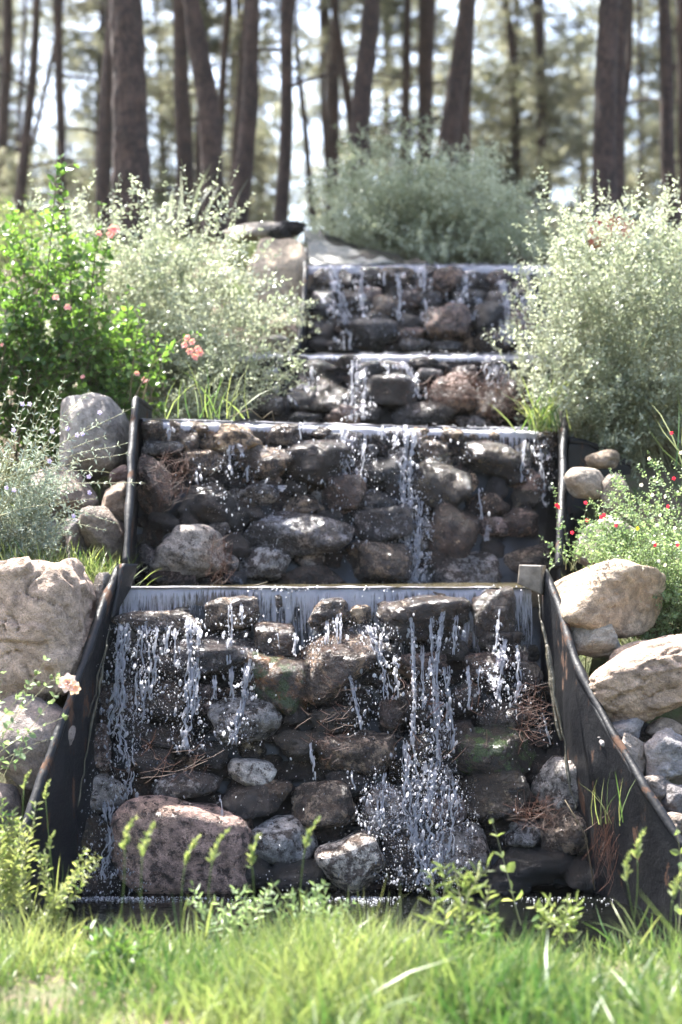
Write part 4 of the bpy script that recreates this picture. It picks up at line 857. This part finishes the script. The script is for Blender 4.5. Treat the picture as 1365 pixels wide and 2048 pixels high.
# --- big bush on the crest behind the uppermost weir
shrub('crest_bush', 'wide blue-green silvery bush on the crest behind the uppermost weir, soft with distance', 'bush', line(12, (-.1, 13.4), (1.5, 13.3), .15),
    region(240, prof([(610, 400, 490), (660, 325, 500), (760, 265, 515), (860, 270, 520), (960, 315, 520), (1060, 400, 525), (1100, 460, 530)]), 12.6, 13.8, .8), (.042, .020), 'sage_leaf', side=6, side_len=.3, spacing=.03, nleafobj=0)
# --- large silvery shrub on the right
shrub('silvery_shrub', 'huge silvery shrub filling the right side above the boulders', 'shrub', line(16, (1.35, 10.0), (2.4, 9.9), .12),
    region(330, prof([(1040, 560, 800), (1090, 400, 850), (1180, 380, 890), (1280, 385, 930), (1380, 370, 940), (1460, 400, 930)]), 9.3, 10.6), (.037, .0175), 'silver_leaf', side=5, side_len=.2, spacing=.030, nleafobj=80)
shrub('silvery_shrub', 'thin silvery sprays leaning left over the ends of the upper weirs', 'shrub', line(6, (1.35, 10.1), (1.6, 10.0), .06),
    [P(x, y, random.uniform(9.8, 10.4)) for x, y in ((1005, 790), (965, 655), (1010, 640), (1020, 560), (1050, 480), (1065, 345), (1180, 350), (1195, 345), (1220, 360), (1290, 325), (1250, 370), (1340, 340), (1355, 360), (1040, 600), (1025, 700), (1000, 760), (1035, 660), (1062, 400), (1120, 380), (1015, 470), (1040, 520), (1050, 430), (1075, 380), (1045, 750), (1055, 820), (1022, 605), (1060, 680), (1090, 350), (1150, 365), (1070, 560))], (.036, .016), 'silver_leaf', side=3, side_len=.15, spacing=.03, nleafobj=50, lift=.15)
# --- salvia with red and white flowers
sv = shrub('salvia_bush', 'fine leaved green bush with red and white flowers hanging over the big tan boulder', 'bush', line(9, (1.65, 8.35), (2.1, 8.25), .08),
    region(170, prof([(1150, 1060, 1110), (1220, 960, 1130), (1290, 900, 1230), (1370, 890, 1290), (1440, 900, 1290)]), 7.75, 8.5), (.019, .013), 'salvia_leaf', 'dark_stem', side=6, side_len=.11, spacing=.016, rs=.0018, lift=.15, nleafobj=60, lsz=(.6, 1.4))
sp = shrub('salvia_sprig', 'slender sprigs topped by red flowers in front of the dark gap beside the second drop', 'plant', [P(1140, 1140, 8.05), P(1155, 1130, 8.05)], [P(x, y, 8.05) for x, y in ((1108, 968), (1116, 1010), (1175, 1000), (1172, 1036), (1205, 1034), (1240, 950), (1190, 1060), (1075, 1072), (1150, 1080), (1130, 1100), (1195, 1090), (1110, 1110))], (.021, .014), 'salvia_leaf', 'stem', side=3, side_len=.06, spacing=.026, rs=.0016, lift=.02, nleafobj=40)
for x, y in ((1118, 1014), (1114, 1010), (1172, 1005), (1174, 1040), (1203, 1034), (1208, 1030), (1145, 1065)): petals(sp, 'flower', P(x, y, 8.03), .012, 'red', 5, (random.uniform(-.6, .6), -1, -.3))
for x, y, m_ in ((1343, 866, 'red'), (1348, 957, 'red'), (1336, 1013, 'red'), (1233, 1051, 'red'), (1310, 1090, 'red'), (1355, 1090, 'red'), (1250, 1200, 'red'), (1298, 917, 'white'), (1233, 1045, 'white'), (1305, 990, 'white'), (1330, 993, 'white'), (1350, 1056, 'white'), (1320, 1030, 'white'), (1330, 1130, 'white'), (1318, 1122, 'white'), (1285, 1138, 'white'), (1308, 1085, 'white'), (1354, 1085, 'white'), (1283, 970, 'white'), (1362, 905, 'white'), (1315, 1050, 'white'), (1248, 1198, 'white'), (1275, 1057, 'yellow')):
    petals(sv, 'flower', P(x, y, 7.72 if y < 1200 else 7.7), .011, m_, 5, (random.uniform(-.6, .6), -1, -.2))
# --- rose branch lower left, with one pale flower
rb = shrub('rose_branch', 'thin rose branches with one pale pink flower before the huge left boulder', 'plant', [P(-60, 1500, 6.9), P(-40, 1560, 6.9)], [P(x, y, 6.85) for x, y in ((135, 1372), (75, 1350), (112, 1352), (140, 1430), (100, 1480), (30, 1440), (20, 1380), (60, 1500), (90, 1320), (10, 1330))], (.042, .026), 'salvia_leaf', 'stem', spacing=.075, rs=.002, lift=.04, side=1, side_len=.08, nleafobj=90, lite=False, start=.35, lsz=(.6, 1.1))
petals(rb, 'flower', P(137, 1366, 6.8), .046, 'pale_pink', 7, (-.2, -1, .4), layers=3); petals(rb, 'flower', P(148, 1376, 6.8), .032, 'pale_pink', 6, (.6, -1, -.1), layers=2)
for x, y in ((72, 1345), (103, 1354), (78, 1368), (132, 1435)):
    V, F = ICO[2]; link('bud', mesh_np('bud', V * np.array([.008, .008, .012]), F, np.full(len(V), .5)), M['seed'], rb, Matrix.Translation(P(x, y, 6.83)))

# ------------------------------------------------------------------ grass
BL_V = np.array([[-1, 0, 0], [1, 0, 0], [-.85, .35, .06], [.85, .35, .06], [-.55, .7, .28], [.55, .7, .28], [0, 1, .62]]); BL_F = np.array([[0, 1, 3], [0, 3, 2], [2, 3, 5], [2, 5, 4], [4, 5, 6]])
def blades(mb, pos, ln, wd, lean=.45, tint=None):
    n = len(pos); up = np.stack([rng.normal(size=n) * lean, rng.normal(size=n) * lean, np.ones(n)], -1); fa = rdir(n); Rm = rots(up, fa)
    mb.scatter(BL_V, BL_F, pos, Rm, np.stack([wd, ln, ln * rng.uniform(.3, 1.1, n)], -1), tint)
def lawn(n, x0, x1, y0, y1, ln, wd, mask=None, bias=1):
    x = rng.uniform(x0, x1, n); y = y0 + (y1 - y0) * rng.random(n) ** bias; p = np.stack([x, y, np.zeros(n)], -1)
    g = fbm(p, 1.7, 3, 2.); k = g > rng.uniform(-1.2, .1, n)
    if mask is not None: k &= mask(x, y)
    p = p[k]; g = g[k]; p[:, 2] = ground_z(p[:, 0], p[:, 1]) - .005
    return p, ln * np.clip(1 + .95 * g, .35, 2) * rng.uniform(.5, 1.25, len(p)), wd * rng.uniform(.6, 1.3, len(p)), np.clip(.42 + .45 * fbm(p, 1.7, 2, 30.) + rng.normal(size=len(p)) * .2, 0, 1)
gr = MB()
shore = lambda x: 6.36 - .30 * np.clip((x + .1) / 1.0, 0, 1) + .10 * np.sin(x * 3.1) + .22 * np.clip((-x - .3) / .6, 0, 1)
a = lawn(40000, -1.9, 1.9, 3.6, 6.75, .135, .0036, lambda x, y: y < shore(x)); blades(gr, a[0], a[1], a[2], .5, a[3])
a = lawn(4200, -1.7, 1.6, 5.7, 6.75, .19, .0040, lambda x, y: (y < shore(x)) & (y > shore(x) - .5)); blades(gr, a[0], a[1], a[2], .35, a[3])
a = lawn(2600, -1.4, 1.4, 3.7, 5.0, .26, .005); blades(gr, a[0], a[1], a[2], .45, a[3])
a = lawn(6000, -6, 6, 2.2, 6.3, .15, .004, lambda x, y: np.abs(x) > 1.8); blades(gr, a[0], a[1], a[2], .5, a[3])
dg = MB(); a = lawn(5000, -1.9, 1.9, 3.6, 6.4, .15, .0026, lambda x, y: y < shore(x)); blades(dg, a[0], a[1], a[2], .6, a[3])
tag(dg.build('dry_grass', M['seed']), 'straw coloured dry grass blades scattered through the lawn', 'grass', kind='stuff')
tag(gr.build('lawn_grass', M['grass']), 'bright soft focus grass along the bottom of the photo, in front of the pool', 'grass', kind='stuff')
# grass on the slopes
sg = MB()
def slope(x, y):
    l, r = ip(EDGE, y, 1), ip(EDGE, y, 2); return np.maximum(l - x, x - r) > np.where(y < 8.1, .75, .10)
a = lawn(22000, -5, 5.5, 7.45, 15, .15, .004, slope); blades(sg, a[0], a[1], a[2], .5, a[3])
a = lawn(9000, -14, 14, 13, 24, .12, .006, None); blades(sg, a[0], a[1], a[2], .6, a[3])
tag(sg.build('slope_grass', M['grass']), 'weedy green grass covering the slopes and the pine wood floor', 'grass', kind='stuff')
def tuft(label, px, py, Y, n, ln, wd, spread, lean=.35, mat='grass', name='grass_tuft'):
    m = MB(); c = P(px, py, Y); p = np.array(c)[None] + rng.normal(size=(n, 3)) * np.array([spread, spread * .6, .005]); blades(m, p, ln * rng.uniform(.5, 1.15, n), np.full(n, wd), lean)
    return tag(m.build(name, M[mat]), label, 'grass', kind='stuff' if n < 45 else None)
tuft('bright grass clump beside the right end of the second weir', 1085, 862, 9.6, 60, .30, .006, .06)
tuft('pale green grass blades at the left end of the second weir, under the pink cluster', 430, 838, 9.1, 26, .30, .005, .10)
tuft('grass growing behind the huge boulder at the far left', 60, 1140, 8.3, 220, .16, .004, .17)
tuft('tuft of sunlit yellow grass between the huge boulder and the left board', 198, 1182, 8.2, 150, .16, .0035, .07, .5, 'seed')
tuft('green grass behind the sunlit tuft by the left board', 190, 1150, 8.35, 120, .14, .0035, .09)
tuft('few grass blades growing from the root tuft at the right board', 1215, 1650, 7.02, 12, .22, .0028, .03, .2)
tuft('long green leaves arching above the red flowers at the right edge', 1375, 930, 8.4, 12, .5, .004, .05, .8)
tuft('blue-green iris like leaves standing in front of the pines left of the crest', 360, 440, 12.6, 16, .36, .008, .14, .12, 'sage_leaf')

# ------------------------------------------------------------------ single plants in the lawn
def seedhead(px, py, pb, Y, label, L=.055, w=.010, bend=.3):
    L = L * 1.7; g_ = L / .06
    top = P(px, py, Y); bx = px + random.uniform(-25, 25); base = P(bx, pb, Y); root = empty('seed_grass', base, label, 'grass', 'seed heads standing in the lawn')
    m = MB(); a, c = np.array(base), np.array(top); mid = (a + c) / 2 + np.array([.02 * random.uniform(-1, 1), 0, .04]); p = bez(a, mid, c, 10); m.tube(p, .0016, 5, .3); m.build('stem', M['grass'], root)
    d = (c - p[-3]); d /= np.linalg.norm(d); h = MB(); n = 44; f = rng.random(n); pos = c[None] + d[None] * (f * L)[:, None] + np.array([bend, 0, -bend * .4])[None] * (f ** 2 * L)[:, None]
    dr = d[None] * 1.2 + rng.normal(size=(n, 3)) * .55; h.scatter(LEAF_V, LEAF_F, pos, rots(dr, rdir(n)), np.repeat([[.006, .019, .012]], n, 0) * g_ * .8 * (1.1 - .6 * f)[:, None]); h.build('seed_head', M['seed'], root, kind='stuff')
    b_ = MB(); blades(b_, np.repeat(a[None], 4, 0), np.array([.14, .18, .12, .2]), np.full(4, .003), .4); b_.build('blade', M['grass'], root)
for i, (x, y, pb, Y, lb_) in enumerate([(92, 1600, 1800, 6.3, 'tall thin seed head in front of the left black board'), (48, 1580, 1800, 6.3, 'narrow seed head nearest the left edge, beside the board'), (100, 1700, 1830, 6.2, 'short seed head with a drooping tip, low by the left board'),
    (250, 1700, 1900, 5.6, 'fat blurred drooping seed head before the large reddish stone'), (285, 1715, 1900, 5.5, 'second drooping seed head right of the fattest one'), (370, 1735, 1900, 5.6, 'upright blurred seed head before the reddish stone'), (425, 1725, 1880, 5.7, 'narrow seed head at the right side of the reddish stone'),
    (505, 1735, 1900, 5.7, 'leaning seed head below the round mottled stone'), (610, 1700, 1870, 5.8, 'single seed head tilting right in the middle of the picture'), (1255, 1765, 1890, 5.8, 'plump seed head on the right, over the dark water'), (1275, 1720, 1880, 5.9, 'open feathery seed head beside the plump one on the right'), (1345, 1800, 1930, 5.6, 'seed head at the right edge of the pool')]):
    seedhead(x, y, pb, Y, lb_, .05 if Y > 6 else .075)
def weed(px, pb, Y, top, label, leaf, n=1, mat='green_leaf', name='lawn_weed', spread=60, sp=.04, side=0, nl=40):
    return shrub(name, label, 'plant', [P(px, pb, Y)], [P(px + random.uniform(-spread, spread), top + random.uniform(0, 60 if n > 1 else 4), Y + random.uniform(-.1, .1)) for _ in range(n)], leaf, mat, 'stem', spacing=sp, lift=.05, rs=.0022, nleafobj=nl, lite=False, start=.15, side=side, side_len=.06)
weed(985, 1860, 6.1, 1630, 'single stalk with a pale heart shaped leaf standing before the right stones', (.05, .036), 1, 'grass', spread=5, sp=.07, nl=8)
weed(1350, 1860, 6.1, 1655, 'reddish stalk with one bright heart leaf at the right edge', (.05, .032), 1, 'grass', spread=5, sp=.08, nl=8)
weed(20, 1860, 6.2, 1600, 'bushy upright light green weed at the lower left corner of the cascade', (.055, .014), 9, 'grass', spread=50, sp=.016, nl=90)
weed(90, 1880, 6.1, 1690, 'ferny spreading weed beside the light green one on the left', (.035, .012), 10, 'grass', spread=130, sp=.013, nl=90)
weed(930, 1890, 5.7, 1710, 'leafy bright weed clump before the right half of the pool', (.08, .010), 8, 'grass', spread=75, sp=.03, nl=90)
weed(1120, 1870, 6.0, 1760, 'leafy weed at the waterline right of the middle', (.06, .020), 8, 'grass', spread=60, sp=.03, nl=60)
weed(460, 1880, 5.9, 1760, 'greyish leafy weed low before the reddish stone', (.045, .012), 10, 'salvia_leaf', spread=110, sp=.02, nl=60)
weed(620, 1890, 5.9, 1750, 'greyish leafy weed in the middle of the shore', (.045, .012), 10, 'salvia_leaf', spread=100, sp=.02, nl=60)
weed(950, 1980, 5.6, 1830, 'dark green broad leafed clump low on the lawn right of centre', (.06, .022), 14, 'green_leaf', spread=70, sp=.03, nl=60)
weed(240, 1980, 5.6, 1840, 'dark green clump of broad blades low on the lawn at the left', (.07, .020), 12, 'green_leaf', spread=70, sp=.03, nl=60)

# ------------------------------------------------------------------ the pine wood
TUFT_V, TUFT_F = [], []
_r = np.random.default_rng(3)
for k in range(9):
    d = _r.normal(size=3); d[2] += .3; d /= np.linalg.norm(d); s_ = np.cross(d, _r.normal(size=3)); s_ /= np.linalg.norm(s_); i = len(TUFT_V)
    TUFT_V += [(-s_ * .09), (s_ * .09), (d + s_ * .05), (d - s_ * .05)]; TUFT_F += [[i, i + 1, i + 2], [i, i + 2, i + 3]]
TUFT_V = np.array(TUFT_V); TUFT_F = np.array(TUFT_F)
def crown_meshes(seed, nb=34, nt=60, rad=2.1, hgt=4.6, low=0.0):
    r = np.random.default_rng(seed); br = MB(); tf = MB(); PT = []
    for k in range(nb):
        u = (k + r.random()) / nb; z = u * hgt; L = rad * (1.05 - .75 * u) * r.uniform(.55, 1.15); a = r.random() * 6.28
        p = bez(np.array([0, 0, z]), np.array([math.cos(a) * L * .5, math.sin(a) * L * .5, z + .05 * L]), np.array([math.cos(a) * L, math.sin(a) * L, z + r.uniform(-.35, .45) * L]), 8)
        p += r.normal(size=p.shape) * .03; br.tube(p, np.linspace(.035, .008, 8), 5, .5, False)
        for j in range(nt):
            f = r.uniform(.25, 1.02); q = np.array([np.interp(f * 7, np.arange(8), p[:, c]) for c in range(3)]); PT.append(q + r.normal(size=3) * np.array([.22, .22, .13]) * (.5 + f))
    PT = np.array(PT); n = len(PT); tf.scatter(TUFT_V, TUFT_F, PT, rots(rdir(n), rdir(n)), np.repeat(r.uniform(.09, .20, (n, 1)), 3, 1), np.clip(.4 + .5 * fbm(PT, 1.1, 2, seed) + r.normal(size=n) * .15, 0, 1))
    return (mesh_np('crown_limbs', np.vstack(br.V), np.vstack(br.F), np.concatenate(br.T)), mesh_np('crown', np.vstack(tf.V), np.vstack(tf.F), np.concatenate(tf.T)))
CROWNS = [crown_meshes(i, 26, 28) for i in range(5)]
def trunk_mesh(pts, rad, sides, amp, name='trunk'):
    pts = np.array([p[:] for p in pts], float); s = np.r_[0, np.cumsum(np.linalg.norm(np.diff(pts, axis=0), axis=1))]; m = max(12, int(s[-1] / (.06 if amp > .006 else .3))); q = np.linspace(0, s[-1], m)
    # smooth the path
    c = np.stack([np.interp(q, s, pts[:, k]) for k in range(3)], -1); w_ = max(1, m // 8)
    for k in (0, 1):
        e = np.pad(c[:, k], w_, mode='reflect', reflect_type='odd'); c[:, k] = np.convolve(e, np.ones(2 * w_ + 1) / (2 * w_ + 1), 'valid')
    rr = np.interp(q, s, rad); c[:, 0] += fbm(np.stack([q * 0 + pts[0][0], q * .6, q * 0], -1), 1, 2) * .035
    mb = MB(); mb.tube(c, rr, sides)
    V = np.vstack(mb.V); ax = c[np.clip(np.round(np.interp(V[:, 2], c[:, 2], np.arange(m))).astype(int), 0, m - 1)]
    d = V - ax; d[:, 2] = 0; L = np.linalg.norm(d, axis=1)[:, None] + 1e-6
    nz = fbm(V * np.array([1, 1, .4]), 14, 3, 3.) ; ridge = np.abs(vnoise(V * np.array([1, 1, .35]), 17, 8.))
    V = V + d / L * (amp * (nz * .8 + ridge * 1.6))[:, None]
    return mesh_np(name, V, np.vstack(mb.F))
ntree = 0
def pine(label, pts, Y, w0, w1, crowns=(), height=None, sides=14, amp=.006, stub=0, grp='tall pines standing on the crest'):
    """pts: pixels from the foot to the top of the frame; w0/w1: trunk widths in pixels at foot and at the top of the frame"""
    global ntree; ntree += 1
    foot = P(pts[0][0], pts[0][1], Y); gz = float(ground_z(foot.x, Y)); s = Y / FP
    W = [P(x, y, Y) for x, y in pts]
    base = W[0] + (W[0] - W[1]).normalized() * max(.05, (W[0].z - gz + .15)); up = (W[-1] - W[-2]).normalized(); top_z = height or random.uniform(9.6, 10.6)
    if Y > 22: top_z = height or random.uniform(11, 13)
    tp = W[-1] + Vector((up.x * .3, 0, 1)).normalized() * max(1.5, top_z - W[-1].z)
    P_ = [base] + W + [tp]; rd = [w0 * s / 2 * 1.12] + list(np.linspace(w0, w1, len(W)) * s / 2) + [.03]
    root = empty('pine_tree', (base.x, base.y, gz), label, 'pine tree', grp)
    link('trunk', trunk_mesh(P_, rd, sides, amp), M['bark'], root)
    for k, (fz, sc_) in enumerate(crowns or ((.62, 1.0),)):
        b_ = W[-1].lerp(tp, fz) if not isinstance(fz, str) else None
        ci = random.randrange(5); rz = Matrix.Translation(b_) @ Matrix.Rotation(random.random() * 6.28, 4, 'Z') @ Matrix.Diagonal((sc_, sc_, sc_ * .8, 1))
        cr = link('crown', CROWNS[ci][1], M['needle'], root, rz); li = link('limbs', CROWNS[ci][0], M['bark'], root, rz)
    for k in range(stub):
        z = random.uniform(.15, .95); i = min(int(z * (len(P_) - 2)), len(P_) - 2); q = P_[0].lerp(P_[-1], z * .6); a = random.random() * 6.28; L = random.uniform(.5, 1.6)
        q = Vector((np.interp(q.z, [v.z for v in P_], [v.x for v in P_]), Y, q.z))
        m = MB(); m.tube(bez(np.array(q), np.array(q + Vector((math.cos(a) * L * .5, math.sin(a) * L * .5, .1 * L))), np.array(q + Vector((math.cos(a) * L, math.sin(a) * L, -.1 * L))), 7), np.linspace(.022, .006, 7), 5); m.build('dead_branch', M['bark'], root)
    return root
pine('biggest and nearest pine trunk, dark with deeply plated bark, left of the cascade', [(265, 415), (258, 300), (255, 150), (250, 0)], 14.4, 74, 60, sides=64, amp=.014)
pine('pine just behind the biggest trunk, showing on its left side', [(207, 395), (212, 250), (222, 100), (232, 0)], 18, 30, 26, stub=2)
pine('slim pine leaning left at the upper left corner', [(0, 350), (10, 180), (22, 0)], 22, 22, 20, stub=4)
pine('pale slim pine second from the left edge', [(42, 385), (62, 230), (80, 0)], 20, 22, 15, stub=4)
pine('very thin young pine between the two leftmost trunks', [(28, 380), (36, 250), (48, 130), (52, 0)], 26, 10, 7, stub=4)
pine('slim straight pine left of the biggest trunk, behind the tall green stalk', [(128, 375), (122, 200), (112, 0)], 20, 18, 17, stub=3)
pine('thin forked pine leaning right behind the leftmost trunks', [(55, 330), (80, 200), (118, 90), (130, 0)], 25, 10, 9, stub=4)
pine('grey straight pine right of the biggest trunk', [(367, 345), (362, 170), (360, 0)], 18, 34, 27, stub=2, sides=20)
pine('dark pine leaning left with reddish sunlit left edge', [(428, 375), (412, 200), (392, 60), (380, 0)], 15.6, 44, 32, sides=40, amp=.010)
pine('thin pine between the leaning dark one and the reddish trunk', [(436, 330), (446, 180), (458, 0)], 22, 17, 14, stub=3)
pine('straight reddish pine leaning slightly right', [(482, 400), (494, 200), (511, 0)], 16.2, 38, 27, sides=32, amp=.009)
pine('thin trunk touching the reddish pine on its left', [(462, 370), (476, 220), (492, 60), (496, 0)], 21, 12, 10, stub=2)
pine('dark straight pine above the flat slab', [(564, 430), (572, 220), (577, 0)], 17, 27, 22, stub=2, sides=24)
pine('thin curved pine just right of the one above the flat slab', [(620, 370), (606, 250), (600, 130), (590, 0)], 24, 13, 8, stub=5)
pine('very thin pine in the middle distance, near the centre', [(652, 300), (648, 180), (645, 0)], 27, 12, 9, stub=4)
pine('pine leaning strongly left right of the centre gap', [(708, 285), (690, 140), (664, 0)], 23, 18, 15, stub=3)
pine('straight slim pine crossing behind the strongly leaning one', [(668, 300), (670, 150), (676, 0)], 24, 20, 14, stub=3)
pine('dark strong pine above the crest bush, left of the bright sky gap', [(726, 300), (732, 150), (746, 0)], 16, 38, 32, sides=36, amp=.010)
pine('thin straight pine between the strong dark ones over the crest bush', [(814, 300), (814, 140), (817, 0)], 23, 14, 12, stub=5)
pine('pale thick pine further back behind the crest bush', [(849, 310), (852, 150), (856, 0)], 23, 26, 34, stub=4, sides=18)
pine('dark pine leaning right above the crest bush', [(898, 310), (918, 150), (940, 0)], 16.8, 38, 32, sides=36, amp=.010)
pine('pine pressed against the right side of the leaning one over the crest bush', [(928, 335), (932, 180), (934, 60), (936, 0)], 18, 26, 20, stub=1)
pine('dark thick pine at the right, above the huge silvery shrub', [(1208, 390), (1212, 200), (1222, 0)], 15.6, 46, 38, sides=44, amp=.011)
pine('pine touching the thick right one, with a crooked branch', [(1238, 400), (1242, 220), (1246, 0)], 16.6, 30, 22, sides=24)
pine('crooked slim pine rising out right of the thick pair', [(1244, 260), (1256, 190), (1262, 110), (1256, 0)], 19, 18, 12, stub=3)
pine('straight dark pine near the right edge', [(1340, 400), (1336, 200), (1328, 0)], 17, 29, 23, sides=28, stub=1)
pine('very thin young pine alone in the bright sky gap', [(1098, 345), (1094, 230), (1090, 130), (1086, 0)], 28, 8, 5, stub=6, height=12)
pine('thin pine between the right thick pair and the right edge trunk', [(1286, 350), (1283, 240), (1280, 0)], 27, 8, 6, stub=4)
pine('pine just outside the right edge trunk, cut by the frame', [(1368, 380), (1366, 200), (1362, 0)], 20, 18, 16, stub=2)
# further back: pines whose crowns fill the view between the trunks
FAR = ['slender', 'bushy', 'sparse']
k = 0
spots = []
for Y in (26, 31, 37, 44):
    for px in np.arange(-120, 1500, 160):
        if Y < 30 and 1000 < px < 1140: continue
        x = px + random.uniform(-80, 80); spots.append((x, Y + random.uniform(-2, 2)))
for x, Y in spots:
    X = (x - CX) * Y / FP; gz = float(ground_z(X, Y)); H = random.uniform(6.5, 11.5) * (1 + (Y - 25) * .008); root = empty('background_pine', (X, Y, gz), 'blurred pine far back in the wood behind the trunks', 'pine tree', 'blurred background pines')
    link('trunk', trunk_mesh([Vector((X, Y, gz - .2)), Vector((X + random.uniform(-.2, .2), Y, gz + H * .5)), Vector((X + random.uniform(-.4, .4), Y, gz + H))], [.11, .08, .02], 8, .001), M['bark'], root)
    for z0, sc_ in ((random.uniform(.12, .34), random.uniform(.7, .95)), (.56, random.uniform(.65, .9))):
        if random.random() < .12: continue
        ci = random.randrange(5); mw = Matrix.Translation((X, Y, gz + H * z0)) @ Matrix.Rotation(random.random() * 6.28, 4, 'Z') @ Matrix.Diagonal((sc_, sc_, sc_ * .75, 1))
        link('crown', CROWNS[ci][1], M['needle'], root, mw); link('limbs', CROWNS[ci][0], M['bark'], root, mw)
# leafy scrub under the far pines
for i, (x, Y, r_) in enumerate([(60, 21, 1), (300, 23, 1.1), (470, 26, 1), (1010, 24, .9), (1110, 26, 1.0), (1170, 22, .8), (1300, 24, 1.1), (960, 28, 1.2)]):
    X = (x - CX) * Y / FP; gz = float(ground_z(X, Y)); root = empty('undergrowth_bush', (X, Y, gz), ['dull bush far back at the left edge of the wood', 'brownish bush behind the grey pine', 'dim bush behind the reddish pine', 'yellow-green bush right of the crest bush', 'yellow-green bush under the bright sky gap', 'bush just left of the thick right pine', 'bush behind the right edge pine', 'wide bush far behind the leaning crest pine'][i], 'bush')
    link('foliage', CROWNS[i % 5][1], M['needle'], root, Matrix.Translation((X, Y, gz + .1)) @ Matrix.Diagonal((r_ * .8, r_ * .8, r_ * .42, 1)))

# ------------------------------------------------------------------ the red and black object behind the right shrub
b0 = P(1222, 462, 14.6); rt = empty('waste_bin', b0, 'red container with a black curved lid, half hidden behind the silvery shrub on the right', 'bin')
V = []; F = []
def lathe(pr, n=28):
    V = []; F = []
    for r_, z in pr: V += [(r_ * math.cos(2 * math.pi * k / n), r_ * math.sin(2 * math.pi * k / n), z) for k in range(n)]
    for i in range(len(pr) - 1):
        for k in range(n): F.append([i * n + k, i * n + (k + 1) % n, (i + 1) * n + (k + 1) % n, (i + 1) * n + k])
    return np.array(V), F
V, F = lathe([(.001, -.5), (.17, -.5), (.20, -.1), (.21, .10), (.001, .10)]); link('bin_body', mesh_np('bin_body', V, F), M['red_plastic'], rt, Matrix.Translation(b0))
V, F = lathe([(.235, .10), (.24, .13), (.20, .17), (.10, .205), (.001, .21)]); link('bin_lid', mesh_np('bin_lid', V, F), M['black_plastic'], rt, Matrix.Translation(b0))

# ------------------------------------------------------------------ the air
hv = [(x, y, z) for x in (-410, 410) for y in (-410, 410) for z in (-1.4, 19)]
hm = bpy.data.meshes.new('haze'); hm.from_pydata(hv, [], [(0, 1, 3, 2), (4, 6, 7, 5), (0, 4, 5, 1), (2, 3, 7, 6), (0, 2, 6, 4), (1, 5, 7, 3)]); hmat = bpy.data.materials.new('haze_air'); hmat.use_nodes = True
hn = hmat.node_tree; hn.nodes.remove(hn.nodes['Principled BSDF']); pv = hn.nodes.new('ShaderNodeVolumePrincipled'); pv.inputs['Density'].default_value = .0003; pv.inputs['Anisotropy'].default_value = .4
pv.inputs['Color'].default_value = (.93, .95, 1, 1); hn.links.new(pv.outputs[0], hn.nodes['Material Output'].inputs['Volume'])
tag(link('haze', hm, hmat), kind='stuff')
